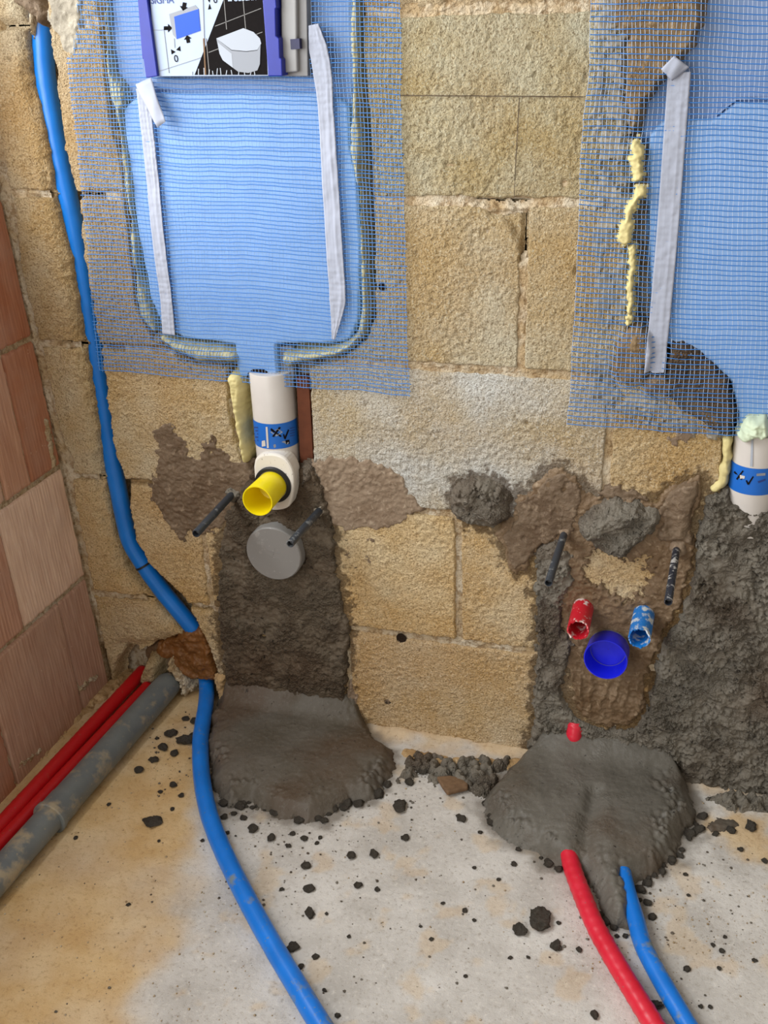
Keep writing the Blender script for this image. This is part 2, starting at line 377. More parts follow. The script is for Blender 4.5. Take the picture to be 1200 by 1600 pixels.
# ------------------------------------------------------------------ outlines on the back wall (photo px)
CH_L = [(30, -60), (34, 0), (38, 36), (43, 100), (50, 140), (66, 200), (77, 260), (80, 300), (109, 411), (127, 525), (144, 630), (152, 700), (159, 760), (173, 830), (193, 895), (240, 945), (285, 997)]
CH_R = [(345, 1110), (339, 1079), (339, 1054), (330, 1028), (319, 1000), (308, 977), (300, 964), (288, 937), (234, 886), (211, 847), (200, 793), (201, 760), (183, 724), (175, 696), (171, 658), (162, 591), (155, 547), (144, 481), (127, 372), (122, 304), (112, 284), (100, 234), (96, 192), (88, 144), (87, 112), (78, 70), (74, 34), (70, 0), (66, -60)]
CHASE = wp(CH_L+[(244, 1010), (222, 1019), (196, 1014), (180, 1040), (180, 1110)]+CH_R)
CORNER_E = [(-40, -60), (-25, 100), (0, 220), (12, 290), (22, 320), (31, 420), (48, 481), (66, 551), (88, 656), (99, 694), (113, 715), (111, 754), (117, 796), (129, 850), (144, 922), (147, 940), (156, 988), (159, 1003), (172, 1075), (172, 1120)]
CORNER = np.vstack([wp(CORNER_E), [(-0.5, -0.1), (-0.5, 1.6)]])
LEFTZONE = wp(CH_L+[(159, 1020)]+CORNER_E[::-1])
NICHE_L = wp([(150, -70), (155, 20), (165, 90), (172, 180), (190, 250), (203, 370), (214, 480), (240, 528), (290, 566), (356, 574), (360, 650), (380, 725), (380, 830), (490, 830), (488, 725), (482, 600), (480, 574), (530, 560), (570, 530), (584, 490), (581, 300), (576, 200), (566, 100), (562, -70)])
NICHE_R = wp([(972, -70), (978, 200), (982, 500), (990, 560), (1060, 610), (1110, 650), (1132, 690), (1128, 740), (1135, 830), (1330, 830), (1330, -70)])
HOLE1 = (W(627, 997), 0.010); HOLE2 = (W(606, 1096), 0.006); HOLE3 = (W(597, 448), 0.006)

def rough_zone(u, v): return S(0.5+1.3*fbm(u, v, 0.16, 3, 40))
def HS(u, v):                            # relief of the sawn limestone faces
    z = rough_zone(u, v)
    n = fbm(u+0.004*perlin(u*90, v*90, 4), v, 0.0078, 2, 21)
    pits = np.maximum(0, fbm(u, v, 0.022, 2, 33)-0.62)
    return 0.0012*fbm(u, v, 0.05, 2, 20)+(0.0010+0.0013*z)*n-0.011*pits

# ------------------------------------------------------------------ outlines of the wet mortar beds
M1 = [(398, 712), (388, 735), (376, 765), (350, 800), (343, 850), (341, 900), (338, 960), (345, 1010), (351, 1060), (354, 1120), (540, 1140), (545, 1060), (550, 1000), (549, 985), (540, 930), (530, 890), (528, 845), (524, 820), (516, 790), (506, 750), (492, 728), (470, 722)]
M3 = [(838, 852), (868, 834), (896, 866), (898, 905), (884, 940), (878, 975), (900, 1005), (888, 1040), (880, 1075), (900, 1118), (945, 1138), (990, 1135), (1012, 1100), (1040, 1150), (1060, 1250), (780, 1230), (826, 1190), (822, 1165), (832, 1130), (833, 1080), (838, 1000), (836, 930), (836, 880)]
M4 = [(1096, 778), (1115, 764), (1140, 762), (1150, 778), (1200, 790), (1330, 800), (1330, 1320), (1100, 1290), (1050, 1250), (1015, 1215), (1005, 1170), (1000, 1135), (1012, 1080), (1022, 1030), (1034, 1000), (1052, 968), (1068, 932), (1082, 890), (1082, 840), (1092, 800)]
BR = [(772, 830), (800, 806), (806, 775), (832, 762), (850, 738), (880, 726), (904, 748), (925, 772), (960, 778), (1030, 782), (1038, 762), (1066, 752), (1094, 742), (1100, 765), (1092, 792), (1084, 812), (1088, 850), (1078, 900), (1066, 945), (1046, 975), (1030, 1015), (1010, 1060), (1006, 1110), (985, 1136), (940, 1136), (900, 1112), (890, 1060), (880, 1000), (872, 960), (872, 900), (866, 860), (848, 848), (832, 868), (826, 890), (806, 896), (790, 880), (784, 855)]
M2 = [(702, 775), (710, 757), (735, 742), (765, 744), (790, 755), (801, 775), (801, 806), (786, 818), (770, 826), (758, 822), (745, 824), (720, 814), (704, 800)]
WETP = [wp(p) for p in (M1, M2, M3, M4, BR)]
# ------------------------------------------------------------------ the back wall
NOTCH = wp([(745, 318), (822, 318), (822, 385), (812, 402), (806, 372), (790, 352), (762, 340)])
def core_h(u, v):
    h = -0.0045+0.0012*fbm(u, v, 0.02, 3, 60)
    sc = sd(CHASE, u, v); h = h-0.040*S((sc+0.05)/0.02)-0.016*S(sc/0.010+0.3); h = h-0.016*S((sd(NOTCH, u, v)+0.01)/0.01)
    for nn in (NICHE_L, NICHE_R): h = np.where(sd(nn, u, v) > -0.002, -0.036, h)
    return np.maximum(h, -0.060)
back = relief('wall_back', 'W', np.concatenate([np.arange(-0.16, 1.36, 0.005), np.arange(1.36, 2.4, 0.1)]),
              np.concatenate([np.arange(-0.06, 1.34, 0.005), np.arange(1.34, 2.2, 0.1)]), lambda u, v: (np.ones_like(u), core_h(u, v)), JOINT)
tag(back, 'pale limestone block wall with chases and cistern niches', None, None, 'structure')
ZJ = [-0.02, 0.213, 0.464, 0.718, 0.973, W(760, 14)[1], 1.52, 1.78]
def ju(px, py): return W(px, py)[0]
ROWS = {1: [-0.2, ju(545, 1060), ju(960, 1090), 1.45, 1.9], 2: [-0.2, ju(324, 890), ju(716, 905), ju(1105, 900), 1.7],
        3: [-0.2, ju(430, 690), ju(951, 690), 1.5, 1.95], 4: [-0.2, ju(400, 450), ju(817, 450), 1.27, 1.75],
        5: [-0.2, ju(400, 160), ju(1090, 160), 1.55, 2.0], 6: [-0.2, ju(300, -40), ju(700, -40), 1.2, 1.7]}
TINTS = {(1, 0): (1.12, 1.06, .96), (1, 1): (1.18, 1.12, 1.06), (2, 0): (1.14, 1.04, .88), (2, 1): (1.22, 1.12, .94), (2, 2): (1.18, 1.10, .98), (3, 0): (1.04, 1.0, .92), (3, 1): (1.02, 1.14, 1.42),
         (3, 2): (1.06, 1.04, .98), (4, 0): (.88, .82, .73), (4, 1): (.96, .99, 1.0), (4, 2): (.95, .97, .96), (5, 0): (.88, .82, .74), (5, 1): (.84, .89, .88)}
def damp_w(u, v):
    d = np.full(np.shape(u), -1.0); P_ = np.array(WETP[0])
    for P in WETP: d = np.maximum(d, np.where((u > P[:, 0].min()-.06) & (u < P[:, 0].max()+.06), sd(P, u, v), -1.0))
    return np.clip(S(1+(d+0.005+0.016*fbm(u, v, 0.018, 4, 230, 0.65))/0.010), 0, 1)*(1-S((d-0.016)/0.008))
for r in range(1, 7):
    for c in range(4):
        u0, u1 = ROWS[r][c]+0.0035, ROWS[r][c+1]-0.0035; v0, v1 = ZJ[r-1]+0.0045, ZJ[r]-0.0045
        res = 0.0020 if u0 < 1.30 and r < 6 else 0.006
        off = 0.0015*math.sin(r*5.1+c*3.7)
        def fn(u, v, r=r, c=c, u0=u0, u1=u1, v0=v0, v1=v1, off=off):
            jag = 0.0028*fbm(u, v, 0.022, 3, 70+r)
            sb = sbox(u, v, u0, u1, v0, v1)+jag*0.8
            sch = -sd(CHASE, u, v)+1.1*jag
            sn = np.minimum(-sd(NICHE_L, u, v), -sd(NICHE_R, u, v))+0.6*jag
            sco = -sd(CORNER, u, v)+0.8*jag
            s = np.minimum(np.minimum(sb, sch), np.minimum(sn, sco))
            top = off+HS(u, v)
            left = S((sd(LEFTZONE, u, v)+0.012)/0.008)
            top = top-left*0.020*np.clip(1-sch/(0.020+0.012*(r < 3)), 0, 1)**1.5*(0.8+0.5*fbm(u, v, 0.03, 2, 77))
            sno = sd(NOTCH, u, v)+1.5*jag; top = top-0.009*S(sno/0.012+0.2)
            for (hc, hr) in (HOLE1, HOLE2, HOLE3): top = top-0.02*S((hr-np.hypot(u-hc[0], v-hc[1])+0.7*jag)/0.004)
            e = S(s/0.0045+0.15)
            base = np.where(np.minimum(sch, sn) < sb, -0.045, -0.016)
            h = base+(top-base)*e
            keep = s+0.004
            return keep, h
        us = rng(max(u0-0.01, -0.09), u1+0.01, res); vs2 = rng(v0-0.01, v1+0.01, res)
        o = relief('stone_block', 'W', us, vs2, fn, STONE, back, {'damp': damp_w})
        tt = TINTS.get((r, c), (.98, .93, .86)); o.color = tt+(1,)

for hc, hr in (HOLE1, HOLE2, HOLE3):
    lathe('drill_hole_shade', (hc[0], 0.012, hc[1]), (hc[0], -0.002, hc[1]), [(0.0108, 0.0004), (0.0108, hr*.8), (0.0118, hr*.95)], DARK, back, 14, jag=({2}, 0.002, 880))  # flat dark disc paints the shade inside each drilled hole
def strip(name, pxs, rpx, h, mat, parent=None, res=0.002, rag=0.5, seed=0, surf='W', edge=0.004, rough=0.0012, sub=None, base=-0.004):
    pts = wp(pxs) if surf == 'W' else fp(pxs); m = mpp(place(surf, *[np.array(x) for x in pts[0]], 0.0)); rs = np.array(rpx, float)*m
    if len(rs) == 1 and len(pts) > 1: rs = np.full(len(pts), rs[0])
    mm = rs.max()+0.012
    def fn(u, v):
        s = sd_path(pts, rs, u, v)+rag*rs.mean()*fbm(u, v, max(0.012, rs.mean()*1.5), 3, 90+seed)
        if sub is not None: s = np.minimum(s, -sd(sub, u, v)-0.012)
        return s+0.003, base+(h-base+HS(u, v)*(surf == 'W')+rough*fbm(u, v, 0.01, 3, 95+seed))*S(s/edge+0.3)
    P = np.array(pts); return relief(name, surf, rng(P[:, 0].min()-mm, P[:, 0].max()+mm, res), rng(P[:, 1].min()-mm, P[:, 1].max()+mm, res), fn, mat, parent)
for k, (pp, rr) in enumerate([
        ([(606, 6), (700, 10), (800, 8), (930, 12)], [12, 10, 13, 12]), ([(640, 318), (700, 322), (780, 326), (838, 323)], [7, 8, 7, 4]), ([(838, 322), (912, 321)], [3]),
        ([(821, 400), (817, 480), (815, 560)], [4, 6, 8]), ([(640, 568), (720, 576), (800, 580), (850, 580), (895, 583)], [5, 5, 7, 6, 2]), ([(719, 870), (716, 930), (713, 990)], [4, 4, 4]),
        ([(556, 984), (612, 993)], [5]), ([(690, 999), (760, 1008), (832, 1020)], [4, 6, 4]), ([(952, 690), (946, 725), (938, 768)], [3, 7, 10]), ([(321, 850), (326, 900), (330, 945)], [4]),
        ([(18, 300), (82, 304)], [3]), ([(68, 546), (128, 541)], [5]), ([(113, 738), (160, 744)], [7]), ([(150, 934), (240, 936)], [3]), ([(300, 944), (345, 950)], [4])]):
    strip('joint_mortar', pp, [q*.85 for q in rr], -0.0036, JOINT, back, rag=0.75, seed=k, base=-0.009, rough=0.0008, sub=CHASE)
strip('joint_mortar', [(-14, 250), (4, 310), (16, 400), (36, 470), (52, 540), (68, 600), (82, 660), (94, 712)], [12, 10, 10, 8, 8, 14, 16, 12], -0.001, JOINT, back, rag=0.5, seed=31)
# broken pocket and pencil marks on the upper blocks
def line_strip(name, a, b, wd, mat, parent):
    a, b = np.array(W(*a)), np.array(W(*b)); n = int(np.hypot(*(b-a))/0.003)+2; t = np.linspace(0, 1, n)[:, None]
    c = a+(b-a)*t; nn = np.array([-(b-a)[1], (b-a)[0]]); nn /= np.hypot(*nn); c = c+nn*0.0004*perlin(t*9, t*0, 8)
    V = []
    for s in (-wd, wd):
        p = c+nn*s; V.append(place('W', p[:, 0], p[:, 1], HS(p[:, 0], p[:, 1])+0.0024))
    V = np.vstack(V); i = np.arange(n-1); q = np.stack([i, i+1, n+i+1, n+i], -1); return link(name, mesh(name, V, q), mat, parent)
line_strip('pencil_line', (626, 149), (912, 151), 0.0007, PENCIL, back)
line_strip('pencil_line', (812, 152), (806, 262), 0.0007, PENCIL, back)
line_strip('pencil_line', (806, 262), (804, 308), 0.0005, PENCIL, back)

# ------------------------------------------------------------------ the left wall of clay bricks
def lcore(u, v): return np.ones_like(u), -0.005+0.0015*fbm(u, v, 0.03, 3, 160)
wl = relief('wall_left', 'L', np.arange(-2.2, 0.02, 0.01), np.arange(-0.05, 0.9, 0.01), lcore, JOINT)
tag(wl, 'reddish brown clay brick wall on the left', None, None, 'structure')
relief('wall_pier', 'L', np.arange(-0.10, 0.03, 0.01), np.arange(0.88, 2.2, 0.02), lcore, JOINT, wl)
ZB = [-0.03]+[0.5*(L(0, a)[1]+L(b, c)[1]) for a, b, c in ((1019, 138, 899), (792, 111, 721), (555, 50, 528))]
ZB += [ZB[3]+0.24, ZB[3]+0.48]
YB = {0: [0.0, L(108, 1010)[0], L(6, 1150)[0], -0.62, -0.88, -1.14, -1.4], 1: [0.0, L(20, 905)[0], -0.42, -0.66, -0.91, -1.16, -1.41], 2: [0.0, L(42, 720)[0], L(0, 690)[0]-0.02, -0.40, -0.64, -0.89, -1.14, -1.4], 3: [0.0, -0.16, -0.40, -0.64, -0.89, -1.14, -1.4], 4: [0.0, -0.10]}
BT = [(196, 164, 144), (216, 188, 166), (188, 138, 110), (204, 168, 144), (180, 132, 104)]
BTT = {(0, 0): (198, 168, 150), (0, 1): (196, 166, 146), (1, 0): (242, 220, 200), (1, 1): (202, 164, 142), (2, 0): (188, 134, 104), (2, 1): (206, 166, 140), (3, 0): (184, 128, 98), (3, 1): (188, 140, 112)}
for r in range(5):
    ys = YB[r]
    for c in range(len(ys)-1):
        y1, y0 = ys[c]-0.0012, ys[c+1]+0.0012; v0, v1 = ZB[r]+0.004, ZB[r+1]-0.004
        def fn(u, v, y0=y0, y1=y1, v0=v0, v1=v1, r=r, c=c):
            s = sbox(u, v, y0, y1, v0, v1, 0.003)+0.0012*fbm(u, v, 0.02, 3, 170+r+c)
            return s+0.003, -0.012+(0.012+0.0004*np.sin(u*2*np.pi/0.008)+0.0008*fbm(u, v, 0.06, 2, 171+c)+0.0008*((r*3+c*5) % 3-1))*S(s/0.003+0.2)
        o = relief('clay_brick', 'L', rng(y0-0.006, y1+0.004, 0.0028), rng(v0-0.006, v1+0.006, 0.004), fn, BRICK, wl)
        o.color = lin(BTT.get((r, c), BT[(r*2+c) % 5]))
# mortar stuck on the brick face near the floor
for k, (pp, rr) in enumerate([([(125, 1075), (150, 1058)], [8, 5]), ([(30, 1195), (62, 1172)], [7, 4]), ([(72, 660), (80, 700), (84, 730)], [7, 8, 5])]):
    P = np.array([L(*q) for q in pp]); rs = np.array(rr)*0.001
    def fn(u, v, P=P, rs=rs, k=k):
        s = sd_path(P, rs, u, v)+0.006*fbm(u, v, 0.012, 3, 190+k); return s+0.002, -0.003+0.0065*S(s/0.004)
    relief('mortar_fleck', 'L', rng(P[:, 0].min()-.025, P[:, 0].max()+.025, 0.002), rng(P[:, 1].min()-.025, P[:, 1].max()+.025, 0.002), fn, JOINT, wl)

# ------------------------------------------------------------------ the floor
SANDP = fp([(-300, 2000), (-300, 1100), (150, 1040), (345, 1080), (320, 1150), (318, 1200), (310, 1290), (290, 1340), (270, 1400), (285, 1440), (240, 1480), (215, 1560), (200, 1800)])
SANDR = fp([(1085, 1285), (1130, 1262), (1220, 1265), (1220, 1360), (1180, 1350), (1120, 1310)])
FL_L = [(322, 1120), (338, 1092), (360, 1060), (400, 1060), (480, 1065), (545, 1085), (580, 1136), (612, 1165), (622, 1190), (602, 1215), (583, 1238), (548, 1243), (522, 1262), (482, 1280), (452, 1268), (425, 1262), (392, 1244), (352, 1256), (337, 1240), (326, 1200), (318, 1150)]
FL_R = [(770, 1220), (796, 1192), (842, 1158), (900, 1150), (960, 1155), (1020, 1160), (1066, 1200), (1083, 1245), (1088, 1270), (1072, 1300), (1056, 1330), (1032, 1352), (1004, 1366), (985, 1375), (996, 1420), (985, 1440), (962, 1440), (945, 1425), (930, 1390), (915, 1360), (890, 1350), (862, 1345), (835, 1325), (790, 1300), (765, 1275), (755, 1245)]
PFL, PFR = fp(FL_L, 0.015), fp(FL_R, 0.015)
def sand_a(u, v):
    a = S((sd(SANDP, u, v)+0.05*fbm(u, v, 0.12, 4, 200))/0.10+0.5)
    b = S((sd(SANDR, u, v)+0.03*fbm(u, v, 0.05, 4, 202))/0.05+0.4)
    edge = S((0.05+v+0.03*fbm(u, v, 0.06, 3, 203))/0.05)*0.7
    specks = 0.35*S((fbm(u, v, 0.07, 4, 204)-0.25)/0.3)
    return np.clip(np.maximum(np.maximum(a*(0.95+0.3*fbm(u, v, 0.2, 3, 201)), b*.8), np.maximum(edge, specks)), 0, 1)
def damp_a(u, v):
    d = np.maximum(sd(PFL, u, v), sd(PFR, u, v)); return np.clip(S(1+(d+0.02*fbm(u, v, 0.04, 3, 205))/0.03)*0.9, 0, 1)
def floor_h(u, v): return 0.0012*fbm(u, v, 0.12, 3, 206)+0.0006*fbm(u, v, 0.012, 2, 207)
def ffn(u, v): return np.ones_like(u), floor_h(u, v)+0.010*S((0.035+v)/0.04)*(0.5+0.5*fbm(u, v, 0.05, 2, 208))*(u > 0.5)
fl = relief('floor', 'F', np.concatenate([np.arange(-0.12, 1.42, 0.005), np.arange(1.42, 2.4, 0.1)]),
            np.concatenate([np.arange(-2.4, -1.1, 0.1), np.arange(-1.1, 0.07, 0.005)]), ffn, FLOORM, None, {'sand': sand_a, 'damp': damp_a})
tag(fl, 'dusty grey concrete floor with sand on the left', None, None, 'structure')
# sandy rubble fillet along the left wall
def rub(name, pxs, rpx, hh, mat, seed, parent=None, rag=0.8, res=0.003):
    P = fp(pxs); rs = np.array(rpx, float)*np.array([mpp((p[0], p[1], 0)) for p in P]); mm = rs.max()*1.6+0.01
    def fn(u, v):
        s = sd_path(P, rs, u, v)+rag*rs.mean()*fbm(u, v, rs.mean()*1.2, 3, seed); return s+0.003, -0.004+(hh+0.25*hh*fbm(u, v, 0.02, 3, seed+3)+0.2*hh*(0.6-cells(u, v, 0.012, seed)))*dome(s/(rs.mean()*1.2)+0.05)
    return relief(name, 'F', rng(P[:, 0].min()-mm, P[:, 0].max()+mm, res), rng(P[:, 1].min()-mm, P[:, 1].max()+mm, res), fn, mat, parent)
RUBM = m_mud('sandy_rubble', (166, 134, 92), (188, 157, 114), (212, 188, 150), 0.9, 0.8)
tag(rub('rubble_fillet', [(-20, 1255), (40, 1195), (100, 1135), (160, 1082), (200, 1055)], [12, 12, 14, 16, 14], 0.012, RUBM, 210), 'ochre sand and rubble along the foot of the brick wall', 'rubble')
tag(rub('sand_ridge', [(640, 1180), (720, 1192), (790, 1196), (830, 1188)], [12, 12, 10, 8], 0.010, RUBM, 216), 'pale sandy debris at the wall foot between the two mortar beds', 'rubble')

# ------------------------------------------------------------------ mortar on the walls
def wallpatch(name, px, thick, mat, label, cat='mortar', rag=0.006, ragsize=0.02, amp=0.004, grain=0.0, gsize=0.008, edge=0.012, seed=0, res=0.002, sub=None, extra=None, base=-0.006, h0=0.0, conform=1.0, kind=None, parent=None, holes=0.0):
    P = wp(px)
    def fn(u, v):
        s = sd(P, u, v)+rag*fbm(u, v, ragsize, 4, 300+seed, 0.6)
        if sub is not None:
            for q, ra in sub: s = np.minimum(s, -sd(q, u, v)+ra*fbm(u, v, 0.012, 4, 330+seed, 0.65))
        if holes: s = np.minimum(s, 0.008+holes*fbm(u, v, 0.028, 4, 335+seed, 0.65))
        top = h0+thick+conform*HS(u, v)+amp*fbm(u, v, 0.03, 4, 310+seed)
        if grain:
            act = S(0.5+2.2*fbm(u, v, 0.05, 2, 320+seed)); top = top-0.6*grain*S(1-np.abs(fbm(u, v, 0.035, 3, 325+seed))/0.05)*S(0.5+2*fbm(u, v, 0.06, 2, 327+seed)); top = top+grain*act*(0.55-cells(u, v, gsize, seed))+0.5*grain*act*(0.5-cells(u, v, gsize*0.45, seed+1))
        if extra is not None: top = top+extra(u, v)
        return s+0.002, base+(top-base)*S(s/edge+0.18)
    o = relief(name, 'W', *bb(P, 0.02, res), fn, mat, parent)
    if label: tag(o, label, cat, None, kind)
    return o
wallpatch('mortar_smear', [(236, 665), (268, 660), (290, 690), (297, 708), (312, 716), (316, 692), (335, 682), (350, 700), (364, 716), (396, 725), (392, 765), (372, 800), (345, 830), (320, 838), (302, 832), (288, 848), (262, 820), (242, 790), (232, 770), (240, 745), (245, 710)],
          0.0025, SMEARB, 'brown dried mortar smear on limestone beside the left threaded sleeve', 'mortar smear', rag=0.009, amp=0.0016, edge=0.006, seed=1, holes=0.005)
wallpatch('mortar_smear', [(488, 722), (520, 710), (560, 712), (600, 722), (630, 745), (645, 775), (662, 797), (640, 806), (628, 820), (600, 828), (560, 826), (540, 832), (524, 822), (505, 795), (496, 755)],
          0.003, SMEAR, 'grey brown fan-shaped mortar smear right of the yellow pipe cap', 'mortar smear', rag=0.006, amp=0.0013, edge=0.006, seed=2, holes=0.004)
wallpatch('mortar_streak', [(540, 866), (556, 850), (575, 868), (598, 880), (612, 902), (592, 897), (566, 890), (544, 888)], 0.0012, SMEARB, 'lower dark mortar streak on the ochre block below the fan smear', 'mortar smear', rag=0.008, ragsize=0.012, amp=0.001, edge=0.003, seed=3, holes=0.012)
wallpatch('mortar_streak', [(556, 832), (576, 832), (598, 850), (622, 876), (604, 868), (580, 850)], 0.0012, SMEARB, 'upper thin mortar streak on the ochre block below the fan smear', 'mortar smear', rag=0.007, ragsize=0.012, amp=0.001, edge=0.003, seed=4, holes=0.012)
wallpatch('mortar_stain', [(575, 1075), (610, 1052), (650, 1045), (690, 1046), (712, 1070), (708, 1100), (675, 1108), (640, 1095), (600, 1098)], 0.0004, SMEARB, 'speckled grey mortar stain on the lowest middle limestone block', 'mortar smear', rag=0.030, ragsize=0.016, amp=0.0004, edge=0.003, seed=5)
wallpatch('mortar_smear', [(530, 1112), (548, 1060), (562, 1085), (560, 1125)], 0.002, SMEAR, 'small pale brown smear at the foot of the left mortar bed', 'mortar smear', rag=0.006, amp=0.002, edge=0.006, seed=6)
wallpatch('mortar_bed', M1, 0.009, MORTARB, 'dark wet mortar bed on the wall around the grey waste cap', 'mortar', rag=0.006, amp=0.0045, grain=0.005, edge=0.010, seed=7, base=-0.03, extra=lambda u, v: -0.016*S((0.008-np.hypot(u-W(412, 992)[0], (v-W(412, 992)[1])*1.3)+0.004*fbm(u, v, 0.012, 2, 351))/0.004))
wallpatch('mortar_clump', [(466, 740), (474, 722), (492, 722), (498, 742), (488, 760), (470, 758)], 0.020, MORTAR, 'small crumbly mortar clump between the white pipe and fan smear', 'mortar', rag=0.005, amp=0.005, grain=0.008, edge=0.02, seed=8)
# right-hand unit
STONEWIN = wp([(918, 880), (930, 862), (960, 858), (980, 880), (1010, 872), (1012, 900), (1000, 925), (975, 938), (945, 915), (920, 905)])
def drips(u, v):
    a = W(960, 1050); return 0.004*np.maximum(0, np.sin((u-a[0])*2*np.pi/0.02+3*fbm(u, v, 0.05, 2, 341)))*S((a[1]-v)/0.02)*S((v-W(950, 1120)[1])/0.02)
wallpatch('mortar_smear', BR, 0.004, MUDT, 'wet brown smear around the bidet sleeves and water stubs', 'mortar smear', rag=0.007, amp=0.0028, edge=0.007, seed=9, sub=[(STONEWIN, 0.014)], extra=drips)
wallpatch('mortar_smear', [(785, 835), (803, 806), (806, 778), (834, 764), (852, 742), (880, 734), (902, 752), (915, 775), (905, 800), (900, 830), (870, 842), (846, 850), (828, 880), (806, 888), (792, 870)], 0.007, SMEARB, 'taupe smear between the round mortar blob and bidet sleeve', 'mortar smear', rag=0.006, amp=0.0022, edge=0.008, seed=10, holes=0.004)
def fanlines(u, v):
    a = np.array(W(1058, 860)); ang = np.arctan2(u-a[0], v-a[1]); return 0.004*np.sin(ang*9+1.0)*S((v-a[1])/0.05)
wallpatch('mortar_smear', [(1018, 840), (1032, 815), (1025, 795), (1042, 765), (1070, 752), (1094, 746), (1096, 770), (1086, 795), (1082, 830), (1086, 852), (1066, 848), (1040, 846)], 0.010, SMEARB, 'fan of smoothed brown plaster above the right bidet sleeve', 'mortar smear', rag=0.003, amp=0.002, edge=0.010, seed=11, extra=fanlines)
wallpatch('mortar_bed', M3, 0.012, MORTAR, 'crumbly dark mortar strip left of the red water stub', 'mortar', rag=0.007, amp=0.006, grain=0.009, gsize=0.0075, edge=0.012, seed=12, res=0.0017)
wallpatch('mortar_bed', M4, 0.017, MORTAR, 'large rough mortar bed right of the bidet stubs under the right white pipe', 'mortar', rag=0.006, amp=0.008, grain=0.010, gsize=0.0075, edge=0.014, seed=13, base=-0.03, res=0.0017)
def ridges1(u, v):
    a = np.array(W(750, 790)); d = (u-a[0])*0.5+(v-a[1])*0.85; return 0.006*np.sin(d*2*np.pi/0.045+1.0)
wallpatch('mortar_blob', M2, 0.024, MORTAR, 'round dab of dark grey mortar alone on the limestone', 'mortar', rag=0.004, amp=0.006, grain=0.009, gsize=0.0065, res=0.0016, edge=0.022, seed=14, extra=ridges1)
def ridges2(u, v):
    a = np.array(W(965, 820)); d = (u-a[0])*-0.55+(v-a[1])*0.83; return 0.007*np.sin(d*2*np.pi/0.05-0.6)
wallpatch('mortar_blob', [(900, 812), (908, 796), (925, 782), (960, 774), (1000, 780), (1032, 794), (1042, 808), (1020, 832), (992, 856), (978, 876), (955, 864), (930, 856), (908, 838)], 0.028, MORTAR, 'ridged heap of dark mortar between the two bidet sleeves', 'mortar', rag=0.004, amp=0.006, grain=0.009, gsize=0.0065, res=0.0016, edge=0.022, seed=15, extra=ridges2)
wallpatch('mortar_fringe', [(930, 775), (938, 762), (955, 757), (985, 762), (1010, 775), (1020, 785), (960, 782)], 0.002, SMEARB, 'dark damp fringe of mortar above the ridged heap', 'mortar smear', rag=0.008, amp=0.001, edge=0.005, seed=16)
# brown mud in the foot of the pipe chase
wallpatch('mud_clump', [(286, 986), (314, 980), (326, 1008), (340, 1058), (336, 1072), (310, 1070), (285, 1062), (262, 1038), (236, 1024), (236, 1004), (262, 998)], 0.0, MUD, 'wet brown mud clump where the blue conduit leaves the chase', 'mud', rag=0.005, amp=0.006, grain=0.005, gsize=0.02, edge=0.014, seed=17, base=-0.05, h0=-0.004, conform=0)
wallpatch('mud_smear', [(212, 1022), (236, 1010), (262, 1022), (262, 1080), (230, 1085), (214, 1060)], 0.0, MUDT, 'reddish brown hollow under the lowest left block', 'mud', rag=0.005, amp=0.004, edge=0.01, seed=18, base=-0.05, h0=-0.030, conform=0)
strip('broken_stone', [(240, 1040), (232, 1062)], [13, 16], 0.012, STONE, None, rag=0.3, seed=44, edge=0.014, rough=0.004, base=-0.03)
tag(bpy.data.objects['broken_stone'], 'small ochre stone lump between the red pipes and mud clump', 'stone'); bpy.data.objects['broken_stone'].color = (.92, .86, .74, 1)
strip('plaster_lip', [(265, 1030), (272, 1045), (285, 1062), (292, 1082)], [6, 8, 7, 9], 0.010, JOINT, None, rag=0.6, seed=45, edge=0.01, rough=0.004, base=-0.03)
tag(bpy.data.objects['plaster_lip'], 'pale plaster crumb lip around the end of the grey pipe', 'plaster')
strip('plaster_lump', [(345, 1060), (350, 1085), (362, 1095)], [8, 9, 10], 0.010, RUBM, None, rag=0.5, seed=46, edge=0.01, rough=0.003)
tag(bpy.data.objects['plaster_lump'], 'sandy plaster foot right of the blue floor conduit', 'plaster')

# ------------------------------------------------------------------ mortar on the floor
def floorpatch(name, P, hfun, mat, label, cat='mortar', rag=0.006, ragsize=0.025, edge=0.012, seed=0, res=0.0022, kind=None):
    def fn(u, v):
        s0 = sd(P, u, v)+0.8*rag*fbm(u, v, 0.06, 2, 400+seed); s = s0+0.7*rag*fbm(u, v, ragsize*0.7, 4, 405+seed, 0.7); h = hfun(u, v, s0)
        return s+0.002, -0.004+(h*S(s0/edge+0.25)+0.004)*S(s/0.005+0.35)
    return tag(relief(name, 'F', *bb(P, 0.02, res), fn, mat), label, cat, None, kind)
def h_left(u, v, s):
    rim = S(1-(s-0.002)/0.05); g = rim*S(0.4+1.5*fbm(u, v, 0.06, 2, 411))
    return 0.008+0.022*dome(s/0.08)+0.05*S((v+0.05)/0.08)+0.0025*fbm(u, v, 0.07, 2, 410)+0.022*g*(0.5-cells(u, v, 0.013, 41))-0.004*S(1-np.abs(fbm(u, v, 0.05, 3, 413))/0.03)*g+0.004*g*(0.5-cells(u, v, 0.005, 42))+0.0012*fbm(u, v, 0.01, 3, 412)*0.6
floorpatch('mortar_slab', PFL, h_left, MORTARG, 'trowelled grey mortar slab on the floor below the waste cap', seed=1, rag=0.010, edge=0.030)
